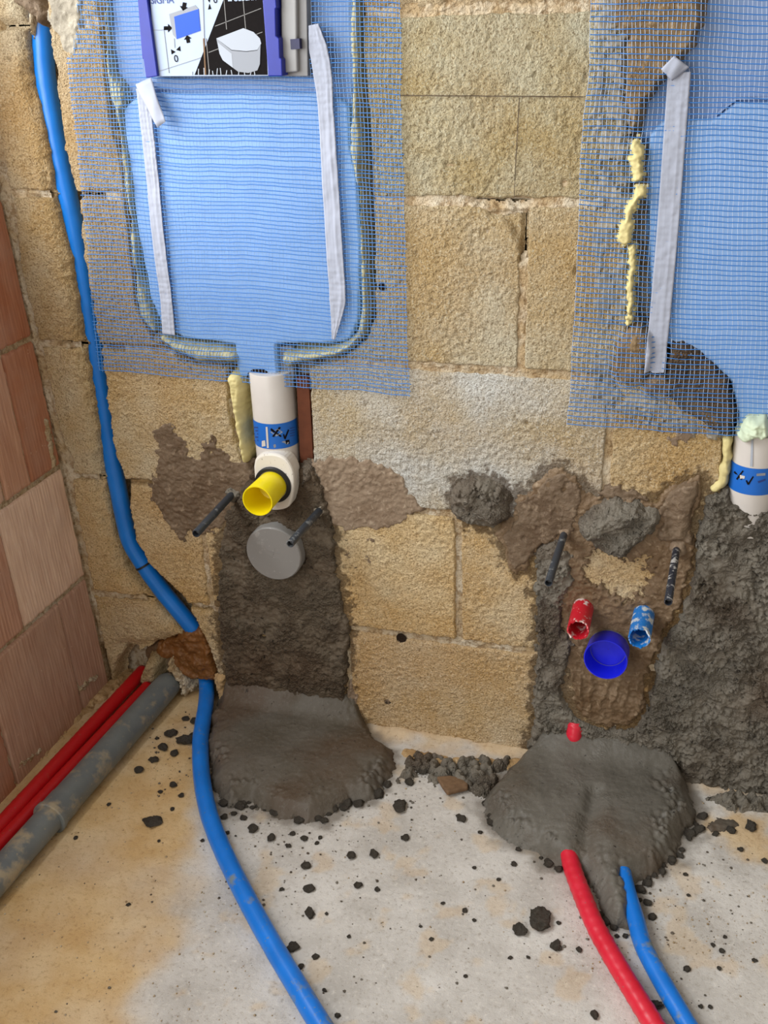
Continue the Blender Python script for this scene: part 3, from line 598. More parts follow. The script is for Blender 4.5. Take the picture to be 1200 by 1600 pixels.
def h_right(u, v, s):
    rim = S(1-(s-0.004)/0.045); g = np.maximum(rim, S((u-F(1000, 1290)[0])/0.04)*0.7)*S(0.5+1.5*fbm(u, v, 0.05, 2, 415))
    gr = F(925, 1270); gv = -0.010*np.exp(-((u-gr[0]-0.0*(v-gr[1]))/0.014)**2)*S((gr[1]+0.03-v)/0.02)
    return 0.008+0.034*dome(s/0.085)+0.035*S((v+0.06)/0.08)+0.003*fbm(u, v, 0.06, 2, 416)+gv+0.022*g*(0.5-cells(u, v, 0.013, 43))-0.004*S(1-np.abs(fbm(u, v, 0.05, 3, 418))/0.03)*g+0.004*g*(0.5-cells(u, v, 0.005, 44))+0.0008*fbm(u, v, 0.01, 3, 417)
floorpatch('mortar_mound', PFR, h_right, MOUND, 'smooth grey mortar mound where red and blue conduits enter the floor', seed=2, rag=0.009, edge=0.030)
CR1 = fp([(622, 1192), (650, 1180), (700, 1186), (745, 1188), (796, 1190), (785, 1212), (768, 1240), (748, 1250), (728, 1238), (690, 1222), (660, 1215), (630, 1216)])
floorpatch('mortar_crumbs', CR1, lambda u, v, s: 0.002+0.016*dome(1.25*(0.62-cells(u, v, 0.015, 45)))+0.004*(0.5-cells(u, v, 0.007, 46)), MORTAR, 'band of loose mortar crumbs along the wall between slab and mound', 'mortar', rag=0.022, ragsize=0.03, edge=0.012, seed=3, kind='stuff')
CR2 = fp([(1086, 1258), (1110, 1252), (1160, 1268), (1230, 1272), (1230, 1255), (1120, 1235)])
floorpatch('mortar_crumbs', CR2, lambda u, v, s: 0.010+0.020*(0.55-cells(u, v, 0.014, 47)), MORTAR, 'loose mortar crumbs under the large right mortar bed', 'mortar', rag=0.02, ragsize=0.03, edge=0.008, seed=4, kind='stuff')
CR3 = fp([(1100, 1292), (1120, 1278), (1150, 1280), (1160, 1292), (1130, 1302), (1108, 1302)])
floorpatch('mortar_splat', CR3, lambda u, v, s: 0.003+0.003*fbm(u, v, 0.02, 3, 430), MORTARG, 'flat grey mortar splat on sandy floor right of the mound', rag=0.008, seed=5)
# ------------------------------------------------------------------ loose crumbs
def crumb_mesh(seed):
    rs = np.random.RandomState(seed); g = (1+5**.5)/2
    V = np.array([(-1, g, 0), (1, g, 0), (-1, -g, 0), (1, -g, 0), (0, -1, g), (0, 1, g), (0, -1, -g), (0, 1, -g), (g, 0, -1), (g, 0, 1), (-g, 0, -1), (-g, 0, 1)], float); V /= np.linalg.norm(V[0])
    T = [(0, 11, 5), (0, 5, 1), (0, 1, 7), (0, 7, 10), (0, 10, 11), (1, 5, 9), (5, 11, 4), (11, 10, 2), (10, 7, 6), (7, 1, 8), (3, 9, 4), (3, 4, 2), (3, 2, 6), (3, 6, 8), (3, 8, 9), (4, 9, 5), (2, 4, 11), (6, 2, 10), (8, 6, 7), (9, 8, 1)]
    V = list(V); mid = {}; T2 = []
    def m(a, b):
        k = (min(a, b), max(a, b))
        if k not in mid: p = (V[a]+V[b])/2; V.append(p/np.linalg.norm(p)); mid[k] = len(V)-1
        return mid[k]
    for a, b, c in T: x, y, z = m(a, b), m(b, c), m(c, a); T2 += [(a, x, z), (b, y, x), (c, z, y), (x, y, z)]
    V = np.array(V); r = 0.68+0.45*rs.rand(len(V)); V = V*r[:, None]*np.array([1, 0.75+0.3*rs.rand(), 0.62]); V[:, 2] = np.maximum(V[:, 2], -0.42)+0.40
    return V, np.array(T2)
CT = [crumb_mesh(s) for s in range(7)]; CM = []
for V, T in CT:
    me = mesh('mortar_crumb', V, T, False); me.materials.append(MORTAR); CM.append(me)
random.seed(5)
BIG = [(844, 1436, 22, 'largest mortar clod on the floor left of the red conduit'), (812, 1452, 12, 'mortar clod just left of the largest clod'), (869, 1477, 10, 'flat mortar clod below the largest clod'), (239, 1284, 13, 'dark mortar clod on the sandy floor beside the grey pipe coupling'),
       (625, 1260, 13, 'oblong mortar crumb on pale concrete below the crumb band'), (457, 1480, 11, 'mortar crumb right against the lower blue conduit'), (1023, 1571, 11, 'mortar crumb wedged between red and blue conduits at the bottom'), (484, 1426, 10, 'mid-size mortar crumb on the floor right of the long blue conduit'),
       (290, 1157, 14, 'mortar clod left of the long blue conduit near the wall'), (1173, 1292, 11, 'grey mortar clod on sand at the far right edge')]
SMALL = [(365, 1270, 5), (380, 1277, 6), (395, 1295, 9), (424, 1309, 8), (457, 1302, 5), (475, 1310, 6), (450, 1321, 5), (478, 1353, 8), (549, 1336, 8), (584, 1334, 9), (538, 1262, 7), (513, 1271, 5), (633, 1309, 7), (720, 1278, 9), (750, 1299, 4), (802, 1347, 4), (495, 1316, 4), (500, 1308, 4),
         (483, 1388, 9), (440, 1388, 4), (559, 1382, 7), (589, 1388, 5), (493, 1494, 6), (470, 1509, 6), (507, 1546, 4), (527, 1585, 5), (726, 1421, 5), (741, 1436, 3.5), (674, 1466, 4), (727, 1523, 3.5), (510, 1426, 3.5), (545, 1462, 3.5), (657, 1446, 3), (692, 1410, 3.5), (797, 1495, 4),
         (825, 1494, 3.5), (905, 1482, 6), (977, 1461, 5), (964, 1461, 4), (1073, 1513, 6), (1124, 1512, 4), (1128, 1485, 5), (1114, 1475, 4), (1133, 1462, 3.5), (1179, 1499, 4.5), (929, 1585, 8), (1012, 1379, 8), (1000, 1388, 9), (1012, 1409, 7), (1019, 1431, 7), (803, 1349, 5), (779, 1373, 4),
         (741, 1355, 3.5), (1071, 1365, 4), (1076, 1397, 3.5), (1095, 1571, 4), (1110, 1572, 4), (857, 1349, 8), (873, 1440, 4), (1142, 1297, 8), (1195, 1345, 6), (1118, 1302, 6), (1157, 1327, 5), (1098, 1275, 9), (217, 1203, 8), (255, 1168, 9), (240, 1187, 8), (272, 1177, 8), (270, 1226, 7),
         (283, 1242, 5), (250, 1236, 4), (170, 1256, 4), (269, 1263, 4), (118, 1308, 4), (200, 1412, 4), (290, 1123, 6), (267, 1147, 10), (303, 1127, 8), (245, 1153, 3.5), (248, 1312, 3), (316, 1312, 3.5), (303, 1150, 9), (384, 1385, 4), (355, 1300, 4), (590, 1240, 11), (640, 1222, 8), (560, 1256, 9), (605, 1225, 8), (660, 1205, 9), (700, 1210, 8), (350, 1275, 6)]
def where(x, y):
    if x < 330: return 'small mortar crumb on the sandy floor left of the long blue conduit'
    if x < 560 and y < 1345: return 'small mortar crumb just in front of the trowelled left slab'
    if x < 640 and y >= 1345: return 'small mortar crumb on the concrete right of the long blue conduit'
    if y < 1320 and x < 800: return 'small mortar crumb on the floor below the crumb band'
    if x < 900: return 'small mortar crumb on the concrete in the middle of the floor'
    if x < 1050: return 'small mortar crumb beside the red and blue conduits'
    return 'small mortar crumb on the floor at the right of the blue conduit'
def put_crumb(px, py, r, label, group):
    P = F3(px, py, 0.003); m = mpp(P)*r
    o = link('mortar_crumb', CM[random.randrange(7)]); o.location = (P[0], P[1], floor_h(np.array(P[0]), np.array(P[1]))); o.scale = (m*1.05, m*1.05, m*0.95); o.rotation_euler = (0, 0, random.random()*6.28)
    tag(o, label, 'mortar crumb', group)
def clod_mesh(seed):
    V, T = crumb_mesh(seed); V = list(V/np.array([1, 1, 0.8])); mid = {}; T2 = []
    def m(a, b):
        k = (min(a, b), max(a, b))
        if k not in mid: V.append((V[a]+V[b])/2); mid[k] = len(V)-1
        return mid[k]
    for _ in range(2):
        T2 = []; mid = {}
        for a, b, c in T: x, y, z = m(a, b), m(b, c), m(c, a); T2 += [(a, x, z), (b, y, x), (c, z, y), (x, y, z)]
        T = T2
    V = np.array(V); d = 0.22*fbm(V[:, 0]+V[:, 2], V[:, 1]-V[:, 2]*.7+9, 0.8, 3, seed+900)+0.22*(0.5-cells(V[:, 0]+3+V[:, 2]*.5, V[:, 1]+3+V[:, 2]*.6, 0.42, seed)); V = V*(1+d)[:, None]*np.array([1.1, 0.95, 0.62]); V[:, 2] = np.maximum(V[:, 2], 0)
    me = mesh('mortar_crumb', V, np.array(T), True); me.materials.append(MORTAR); return me
for k, (x, y, r, lb) in enumerate(BIG): put_crumb(x, y, r, lb, None); list(COL.objects)[-1].data = clod_mesh(k+20)
for x, y, r in SMALL: put_crumb(x, y, r, where(x, y), where(x, y).replace('small mortar crumb', 'crumbs'))
def rim_crumbs(pts, n, r0, r1, label, group, seed):
    rs = np.random.RandomState(seed); P = np.array(pts, float)
    for k in range(n):
        t = rs.rand()*(len(P)-1); i = int(t); p = P[i]+(P[i+1]-P[i])*(t-i)+rs.randn(2)*np.array([5, 4]); put_crumb(p[0], p[1]+2, r0+(r1-r0)*rs.rand()**2, label, group)
rim_crumbs([(605, 1218), (585, 1240), (550, 1246), (522, 1266), (482, 1284), (452, 1272), (425, 1266), (392, 1250), (352, 1260)], 46, 4, 10, 'mortar crumb fallen against the front rim of the left slab', 'crumbs at the rim of the left slab', 77)
rim_crumbs([(1088, 1285), (1072, 1310), (1056, 1338), (1032, 1358), (1004, 1374), (996, 1425), (965, 1446), (940, 1430)], 34, 4, 10, 'mortar crumb fallen against the right rim of the grey mound', 'crumbs at the right rim of the mound', 78)
rim_crumbs([(880, 1354), (860, 1350), (832, 1330), (790, 1306), (762, 1278), (756, 1245)], 20, 3, 8, 'mortar crumb fallen against the left rim of the grey mound', 'crumbs at the left rim of the mound', 79)
def grit(name, n, boxes, rmin, rmax, mat, label, cat, seed):
    rs = np.random.RandomState(seed); VV = []; TT = []; k0 = 0
    while len(VV) < n:
        x0, x1, y0, y1 = boxes[rs.randint(len(boxes))]; px, py = x0+(x1-x0)*rs.rand(), y0+(y1-y0)*rs.rand(); P = F3(px, py)
        if P[1] > -0.01 or P[0] < 0.02: continue
        V = CT[rs.randint(7)][0][:12]*(rmin+(rmax-rmin)*rs.rand()**3)+np.array([P[0], P[1], float(floor_h(np.array(P[0]), np.array(P[1])))])
        VV.append(V); TT.append(T0+k0); k0 += 12
    return tag(link(name, mesh(name, np.vstack(VV), np.vstack(TT), False), mat), label, cat, None, 'stuff')
T0 = np.array([(0, 11, 5), (0, 5, 1), (0, 1, 7), (0, 7, 10), (0, 10, 11), (1, 5, 9), (5, 11, 4), (11, 10, 2), (10, 7, 6), (7, 1, 8), (3, 9, 4), (3, 4, 2), (3, 2, 6), (3, 6, 8), (3, 8, 9), (4, 9, 5), (2, 4, 11), (6, 2, 10), (8, 6, 7), (9, 8, 1)])
grit('mortar_grit', 800, [(330, 680, 1240, 1420), (330, 680, 1240, 1320), (560, 800, 1195, 1260), (230, 310, 1110, 1250), (400, 1180, 1300, 1590), (880, 1180, 1330, 1480), (60, 1150, 1250, 1600)], 0.0006, 0.0032, MORTAR, 'fine dark mortar grit scattered over the floor', 'grit', 8)
grit('sand_grit', 900, [(0, 1200, 1150, 1600), (0, 400, 1180, 1600), (900, 1200, 1380, 1520)], 0.0006, 0.0022, JOINT, 'fine pale sand grains scattered over the floor', 'sand', 9)
def chip():
    P = F(706, 1232); poly = [(P[0]-.030, P[1]+.010), (P[0]-.006, P[1]+.020), (P[0]+.026, P[1]+.012), (P[0]+.030, P[1]-.004), (P[0]-.002, P[1]-.026), (P[0]-.014, P[1]-.012)]
    return slab('wood_chip', poly, 0.004, 0.013, WOOD, None, 'F', 0.003)
tag(chip(), 'brown splintered chip among the crumbs left of the mound', 'wood chip')

# ------------------------------------------------------------------ conduits and pipes
tube('blue_conduit', [W3(x, y, h) for x, y, h in ((66, -60, -.036), (65, 20, -.034), (70, 110, -.032), (79, 170, -.032), (90, 230, -.032), (103, 290, -.033), (121, 380, -.034), (138, 481, -.035), (152, 569, -.036), (166, 656, -.037), (177, 724, -.033), (184, 760, -.030), (191, 795, -.026), (203, 845, -.024), (226, 884, -.022), (256, 926, -.022), (296, 974, -.022), (318, 1000, -.032))], 0.0165, BLUED, n=140, seg=24, wob=0.0005)
lathe('cable_tie', W3(224, 881, -.022), W3(228, 887, -.022), [(0, .0168), (0, .0178), (.004, .0178), (.004, .0168)], RUBBER, bpy.data.objects['blue_conduit'], 28)
tag(bpy.data.objects['blue_conduit'], 'blue conduit curving down inside the wall chase beside the bricks', 'conduit')
def fhose(pts, mat, label, ridge=None, n=120, head=(), name='conduit'):
    C = list(head); 
    for x, y, wpx, lift in pts:
        r = None; P = F3(x, y, 0.012); r = wpx/2*mpp(P); C.append(F3(x, y, r+lift))
    rr = np.mean([p[2]/2*mpp(F3(p[0], p[1], 0.012)) for p in pts])
    return tag(tube(name, C, rr, mat, n=n, seg=22, ridge=ridge, wob=0.0003), label, 'conduit')
fhose([(323, 1080, 23, .004), (321, 1105, 24, 0), (316, 1135, 24, 0), (313, 1162, 25, 0), (315, 1213, 26, 0), (325, 1267, 27, 0), (341, 1312, 28, 0), (364, 1362, 30, 0), (394, 1420, 32, 0), (430, 1484, 33, 0), (465, 1542, 35, 0), (500, 1600, 36, 0), (535, 1655, 38, 0), (600, 1750, 40, 0), (660, 1850, 42, 0)],
      BLUEC, 'long blue conduit snaking over the floor from the wall corner', n=160, head=[W3(319, 1030, -.048), W3(322, 1058, -.030)], name='blue_conduit')
fhose([(883, 1285, 23, .012), (885, 1316, 24, .004), (895, 1358, 25, 0), (909, 1396, 27, 0), (928, 1442, 29, 0), (950, 1483, 31, 0), (982, 1537, 34, 0), (1016, 1592, 36, 0), (1050, 1645, 38, 0), (1110, 1740, 40, 0), (1170, 1840, 42, 0)],
      REDC, 'red conduit rising out of the grey mound on the floor', ridge=(0.0008, 0.017, 1), n=220, head=[W3(899, 1128, .000), W3(897, 1150, .010), W3(893, 1192, .017), F3(886, 1225, .014), F3(884, 1255, .016)], name='red_conduit')
fhose([(964, 1318, 21, .010), (970, 1350, 22, .003), (980, 1393, 24, 0), (993, 1435, 26, 0), (1005, 1477, 28, 0), (1034, 1533, 31, 0), (1071, 1596, 34, 0), (1105, 1650, 36, 0), (1170, 1745, 38, 0), (1230, 1830, 40, 0)],
      BLUEC, 'blue conduit next to the red one leaving the mound', n=120, head=[F3(955, 1230, .010), F3(960, 1285, .014)], name='blue_conduit')
def straight(name, a, b, r, mat, label, h=None, ext=0.25, ridge=None):
    A, B = F3(*a, h or r), F3(*b, h or r); d = (A-B)/np.linalg.norm(A-B)
    return tag(tube(name, [B, B*.66+A*.34, B*.33+A*.67, A, A+d*ext], r, mat, n=120, seg=22, ridge=ridge, wob=0.0004), label, 'pipe')
straight('red_pipe', (0, 1290), (224, 1048), 0.0135, REDD, 'red pipe on the floor nearest the brick wall', 0.020, ridge=(0.0005, 0.016, 1))
straight('red_pipe', (0, 1318), (232, 1072), 0.0125, REDD, 'red pipe on the floor squeezed against the grey drain pipe', 0.016, ridge=(0.0005, 0.016, 1))
dr = empty('drain_pipe', tuple(F3(80, 1280, 0)))
tag(dr, 'dusty grey drain pipe with coupling along the brick wall', 'pipe')
A, B = F3(0, 1366, 0.026), F3(262, 1070, 0.026); dirv = (A-B)/np.linalg.norm(A-B); ln = np.linalg.norm(A-B)
ringP = F3(78, 1281, 0.026); tr = np.dot(ringP-B, dirv)
lathe('socket', B, A, [(-0.01, 0.001), (-0.01, 0.022), (0.0, 0.026), (0.02, 0.0265), (tr-0.05, 0.0268), (tr-0.045, 0.028), (tr-0.004, 0.028)], GREYP, dr, 36)
lathe('socket_lip', B, A, [(tr-0.012, 0.028), (tr-0.010, 0.0305), (tr-0.002, 0.0308), (tr, 0.029), (tr, 0.022)], GREYP, dr, 36)
lathe('pipe', B, A, [(tr-0.03, 0.0245), (ln+0.35, 0.0245), (ln+0.35, 0.021)], GREYP, dr, 36)

# ------------------------------------------------------------------ threaded sleeves
def sleeve(p0, p1, rpx, mat, label, h0=0.0):
    h1 = normal_out(p0, p1, h0); A, B = W3(*p0, h0-0.01), W3(*p1, h1); A = W3(*p0, h0); d = (B-A)/np.linalg.norm(B-A); ln = np.linalg.norm(B-A); r = rpx*mpp(B)
    o = empty('rod_sleeve', tuple(A)); tag(o, label, 'rod sleeve')
    lathe('sleeve_tube', A, B, [(-0.02, r*.95), (ln*0.5, r*1.0), (ln-0.001, r), (ln, r*.93), (ln, r*.78), (ln-0.012, r*.74)], mat, o, 24)
    lathe('rod_core', A, B, [(-0.02, r*.7), (ln-0.010, r*.7), (ln-0.009, r*.6), (ln-0.009, 0.0005)], RUBMET, o, 20)
RUBMET = plain('dull_steel', (92, 92, 92), 0.45, 0.5)
sleeve((362, 773), (306, 834), 6.5, BLACK, 'black threaded rod sleeve left of the grey waste cap', 0.006)
sleeve((499, 798), (453, 850), 6.5, BLACK, 'black threaded rod sleeve ending over the grey waste cap', 0.010)
sleeve((881, 836), (857, 911), 6.5, BLACK, 'left black sleeve of the bidet pair above the red stub', 0.010)
sleeve((1057, 858), (1044, 941), 6.5, BLACKW, 'right black sleeve of the bidet pair flecked with white mortar', 0.008)
def collar(p, rpx, label, mat, seed):
    P = W(*p); r = rpx*0.00105
    def fn(u, v):
        d = np.hypot(u-P[0], v-P[1]); s = r-d+0.004*fbm(u, v, 0.012, 3, 500+seed); return s+0.002, -0.004+0.016*dome(s/0.01)+0.002*fbm(u, v, 0.008, 2, 505)
    return tag(relief('mortar_collar', 'W', rng(P[0]-r-.015, P[0]+r+.015, .0018), rng(P[1]-r-.015, P[1]+r+.015, .0018), fn, mat), label, 'mortar')
collar((364, 772), 13, 'mortar ring at the root of the sleeve left of the waste cap', MORTAR, 1)
collar((500, 795), 14, 'pale mortar ring at the root of the sleeve over the waste cap', GREYSM, 2)
collar((884, 832), 11, 'mortar ring at the root of the left bidet sleeve', SMEAR, 3)
collar((1060, 856), 15, 'mortar ring at the root of the right bidet sleeve', SMEAR, 4)

# ------------------------------------------------------------------ waste cap
wc = empty('waste_plug', tuple(W3(428, 865, 0.0))); tag(wc, 'round grey plastic cap on the toilet waste outlet', 'pipe cap')
hF = 0.030; cF = W3(427, 866, hF); rF = 46.5*mpp(cF); nB = cF+np.array([0, 0.045, 0])
lathe('cap_body', nB, cF, [(0, rF*1.0), (0.041, rF*1.0), (0.0435, rF*.985), (0.045, rF*.955), (0.045, 0.0005)], CAPG, wc, 64)
lathe('cap_flange', nB, cF, [(0.0, rF*1.0), (0.0, rF*1.04), (0.018, rF*1.04), (0.020, rF*1.0)], CAPG, wc, 64)
for k, (a, b) in enumerate((((-.012, .006), (.014, .002)), ((-.004, -.008), (.004, .012)), ((-.012, -.004), (.010, -.010)))):
    slab('moulded_mark', [(cF[0]+a[0], cF[2]+a[1]), (cF[0]+b[0], cF[2]+b[1]), (cF[0]+b[0]+.001, cF[2]+b[1]+.0012), (cF[0]+a[0]+.001, cF[2]+a[1]+.0012)], hF-0.001, hF+0.0003, CAPG, wc)

# ------------------------------------------------------------------ white flush pipes
def curved(name, C, ax, r, pxlist, mat, parent, off=0.0004):
    """outline in photo px pressed onto the front of an upright pipe"""
    V = []
    for x, y in pxlist:
        d = ray(x, y); o = CAM-C; dx, dy = d[0], d[1]; a = dx*dx+dy*dy; b = 2*(o[0]*dx+o[1]*dy); c = o[0]**2+o[1]**2-(r+off)**2
        D = max(b*b-4*a*c, 0.0); t = (-b-math.sqrt(D))/(2*a); V.append(CAM+t*d)
    return link(name, mesh(name, V, [tuple(range(len(V)))], False), mat, parent)
def band(name, C, r, z0, z1, mat, parent, a0=-95, a1=95, n=40, tilt=0.0):
    V = []
    for k in range(n+1):
        a = math.radians(a0+(a1-a0)*k/n); x, y = C[0]+r*math.sin(a), C[1]-r*math.cos(a); V += [(x, y, z0), (x, y, z1)]
    return link(name, mesh(name, V, np.array([(2*k, 2*k+2, 2*k+3, 2*k+1) for k in range(n)])), mat, parent)
hA = -0.016
top, bot = W3(427, 560, hA), W3(434, 745, hA); cx = (top[0]+bot[0])/2; Cp = np.array([cx, -hA, 0.0]); rP = 37*mpp(W3(430, 640, 0.02))
zT = W3(428, 590, rP+hA)[2]
fpipe = empty('flush_pipe', (cx, -hA, bot[2])); tag(fpipe, 'white flush pipe with blue sticker under the left cistern', 'pipe')
lathe('pipe', (cx, -hA, bot[2]-0.06), (cx, -hA, top[2]+0.03), [(0.03, rP*.96), (zT-bot[2]+0.058, rP*.96), (zT-bot[2]+0.060, rP*.94), (zT-bot[2]+0.060, rP*.2)], WHITE, fpipe, 48)
zL0, zL1 = W3(432, 703, rP+hA)[2], W3(430, 664, rP+hA)[2]
lab = band('sticker', Cp, rP*.96+.0005, zL0, zL1, LABELB, fpipe)
def symbols(lab, C, r, ox, oy):
    W_ = WHITE; K = PBLACK
    def q(pts, m, nm='print'): curved(nm, C, None, r, [(x+ox, y+oy) for x, y in pts], m, lab, 0.0012)
    q([(415, 668), (418, 668), (420, 701), (417, 701)], W_)
    q([(409, 690), (414, 689), (415, 698), (409, 699)], W_)
    for k in range(5): q([(397+2*(k % 2), 668+5*k), (403, 668+5*k), (403, 670+5*k), (397+2*(k % 2), 670+5*k)], PNAVY)
    q([(424, 670), (440, 682), (438, 684), (422, 672)], K); q([(436, 668), (439, 669), (428, 684), (425, 683)], K)
    q([(422, 676), (434, 671), (442, 676), (432, 683)], PGREY)
    q([(424, 672), (440, 682), (439, 684), (423, 674)], K, 'print'); q([(436, 668), (438, 669), (428, 684), (426, 683)], K)
    q([(442, 680), (444, 679), (446, 686), (444, 687)], K); q([(444, 686), (450, 672), (452, 673), (446, 688)], K)
    q([(427, 696), (444, 690), (452, 692), (450, 695), (428, 701)], PGREY); q([(446, 689), (452, 688), (453, 694), (447, 695)], K)
    for k in range(4): q([(453, 670+4*k), (461, 668+4*k), (461, 669+4*k), (453, 671+4*k)], PNAVY)
symbols(lab, Cp, rP*.96, 0, -1)
# outlet plate with gasket and yellow cap
pl = wp([(396, 730), (399, 717), (410, 710), (428, 709), (445, 716), (456, 733), (459, 752), (457, 776), (450, 793), (430, 798), (412, 792), (400, 770)], 0.034)
pl = resample(np.vstack([pl, pl[:1]]), 48)[:-1]
slab('outlet_plate', pl, 0.0, 0.034, WHITED, fpipe, bevel=0.004)
cg = W3(427, 757, 0.034)
lathe('outlet_neck', cg+np.array([0, .03, 0]), cg, [(0.0, .030), (0.031, .030), (0.033, .028), (0.033, .024)], WHITED, fpipe, 40)
hy = normal_out((427, 757), (402, 783), 0.034); cy_ = W3(402, 783, hy); ry = 25.5*mpp(cy_); lny = np.linalg.norm(cy_-cg)
lathe('gasket', cg, cy_, [(-0.004, ry*1.22), (0.003, ry*1.22), (0.005, ry*1.15), (0.005, ry*.98)], RUBBER, fpipe, 40)
yc = tag(lathe('pipe_cap', cg, cy_, [(-0.004, ry*.93), (0.003, ry*.94), (lny-0.001, ry), (lny, ry*.985), (lny, ry*.925), (lny-0.001, ry*.91), (0.010, ry*.85), (0.008, ry*.6), (0.008, 0.0005)], YELLOW, None, 56), 'open yellow protective cap on the flush outlet', 'pipe cap')
# batten and dark gap beside the pipe
bt = slab('batten', wp([(463, 590), (482, 590), (490, 735), (470, 740)], -0.010), -0.03, -0.010, BROWNB); tag(bt, 'narrow brown batten in the gap right of the white flush pipe', 'batten')

# right pipe
topR, botR = W3(1176, 650, hA), W3(1182, 800, hA); cxR = (topR[0]+botR[0])/2; CpR = np.array([cxR, -hA, 0]); rR = 36*mpp(W3(1176, 720, 0.02))
fR = empty('flush_pipe', (cxR, -hA, botR[2])); tag(fR, 'white flush pipe with blue sticker at the right edge', 'pipe')
lathe('pipe', (cxR, -hA, botR[2]-0.03), (cxR, -hA, topR[2]+0.04), [(0.0, rR), (W3(1176, 684, rR+hA)[2]-botR[2]+0.03, rR), (W3(1176, 684, rR+hA)[2]-botR[2]+0.031, rR*.4)], WHITE, fR, 48)
labR = band('sticker', CpR, rR+.0005, W3(1178, 774, rR+hA)[2], W3(1176, 732, rR+hA)[2], LABELB, fR)
def q2(pts, m): curved('print', CpR, None, rR, pts, m, labR, 0.0012)
q2([(1148, 736), (1160, 748), (1158, 750), (1146, 738)], PBLACK); q2([(1160, 735), (1162, 736), (1152, 750), (1150, 748)], PBLACK); q2([(1156, 742), (1164, 744), (1163, 748), (1156, 748)], WHITE)
q2([(1165, 751), (1167, 750), (1170, 756), (1168, 758)], PBLACK); q2([(1168, 756), (1176, 744), (1178, 745), (1170, 758)], PBLACK)
q2([(1182, 740), (1196, 739), (1196, 743), (1182, 744)], PGREY); q2([(1184, 752), (1196, 748), (1196, 751), (1185, 755)], PNAVY)
q2([(1174, 686), (1177, 686), (1176, 729), (1172, 729)], PGREY2)

# ------------------------------------------------------------------ water stubs and the royal blue cap
def stub(name, p0, p1, rpx, mat, label, h0, seed, inner):
    h1 = normal_out(p0, p1, h0); A, B = W3(*p0, h0), W3(*p1, h1); ln = np.linalg.norm(B-A); r = rpx*mpp(B)
    rings = [(-0.02, r), (0.0, r), (ln*.5, r*1.01), (ln-0.006, r*1.01), (ln, r*1.01), (ln, r*.88), (ln-0.006, r*.87), (0.014, r*.86), (0.012, 0.0005)]
    return tag(lathe(name, A, B, rings, mat, None, 48, jag=({4, 5}, 0.0055, seed)), label, 'pipe stub')
stub('water_stub', (911, 950), (903, 985), 17, REDS, 'scuffed red hot water stub with ragged mouth', 0.004, 610, None)
stub('water_stub', (1006, 960), (999, 997), 17, BLUES, 'scuffed light blue cold water stub with ragged mouth', 0.004, 620, None)
pc = (952, 1010); hb = normal_out(pc, (946, 1032), 0.006); A, B = W3(*pc, 0.006), W3(946, 1031, hb+0.004); ln = np.linalg.norm(B-A); r = 34.0*mpp(B)
dc = empty('waste_outlet', tuple(A)); tag(dc, 'grey waste pipe collar with royal blue cap below the bidet stubs', 'pipe')
lathe('collar', A, B, [(-0.03, r*.9), (0.012, r*.92), (0.014, r*.8)], CAPG, dc, 48)
lathe('blue_cap', A, B, [(0.008, r*.93), (0.010, r*.965), (ln-0.002, r), (ln, r*.99), (ln, r*.95), (ln-0.002, r*.93), (0.018, r*.90), (0.012, r*.80), (0.011, 0.0005)], ROYAL, dc, 64)

# ------------------------------------------------------------------ cisterns
PL_ = wp([(188, 168), (212, 148), (222, 142), (500, 142), (528, 149), (547, 164), (549, 230), (560, 280), (566, 380), (562, 502), (548, 533), (530, 539), (433, 540), (436, 592), (371, 592), (365, 540), (288, 531), (252, 514), (232, 467), (224, 420), (214, 370), (204, 300), (195, 230)])
cl = empty('concealed_cistern', tuple(W3(400, 592, 0))); tag(cl, 'pale cistern shell behind blue net in the left niche', 'cistern')
def shell(name, P, h, parent, mat, bulge, seed, res=0.004, edge=0.006):
    c = P.mean(0)
    def fn(u, v):
        s = sd(P, u, v); b = bulge*np.clip(1-((u-c[0])/0.2)**2-((v-c[1])/0.25)**2, 0, 1); return s+0.002, -0.034+(h+b+0.034+0.0008*fbm(u, v, 0.08, 2, seed))*S(s/edge+0.3)
    return relief(name, 'W', *bb(P, 0.01, res), fn, mat, parent)
shell('front_shell', PL_, -0.002, cl, PANEL, 0.004, 700, 0.003)
shell('upper_shell', wp([(158, -80), (160, 0), (168, 80), (176, 140), (188, 172), (550, 172), (552, 100), (549, 0), (548, -80)]), -0.012, cl, PANELG, 0.0, 701, 0.004)
slab('ledge', wp([(232, 122), (500, 122), (501, 140), (233, 140)], -0.006), -0.03, -0.006, PANELG, cl, bevel=0.001)
slab('neck_clip', wp([(436, 541), (458, 541), (460, 592), (438, 592)], -0.012), -0.03, -0.012, HOUSE2, cl, bevel=0.002)
slab('neck_slot_shade', wp([(387, 589), (389, 581), (395, 577), (412, 577), (418, 581), (421, 589)]), -0.006, 0.0035, DARK, cl)  # dark slab paints the shaded opening of the neck
cr_ = empty('concealed_cistern', tuple(W3(1180, 650, 0))); tag(cr_, 'lavender cistern shell behind blue net in the right niche', 'cistern')
PR_ = wp([(1012, 210), (1026, 194), (1040, 183), (1115, 183), (1147, 157), (1330, 152), (1330, 692), (1150, 692), (1152, 650), (1140, 600), (1110, 570), (1060, 545), (1018, 540), (1012, 400)])
shell('front_shell', PR_, -0.002, cr_, PANEL, 0.0, 702, 0.003)
shell('upper_shell', wp([(1000, -80), (1002, 220), (1330, 220), (1330, -80)]), -0.014, cr_, PANELG, 0.0, 703, 0.005)
slab('seam', wp([(1117, 179), (1149, 153), (1330, 148), (1330, 151), (1150, 156), (1118, 182)], -0.002), -0.012, 0.0, PANELG, cr_)

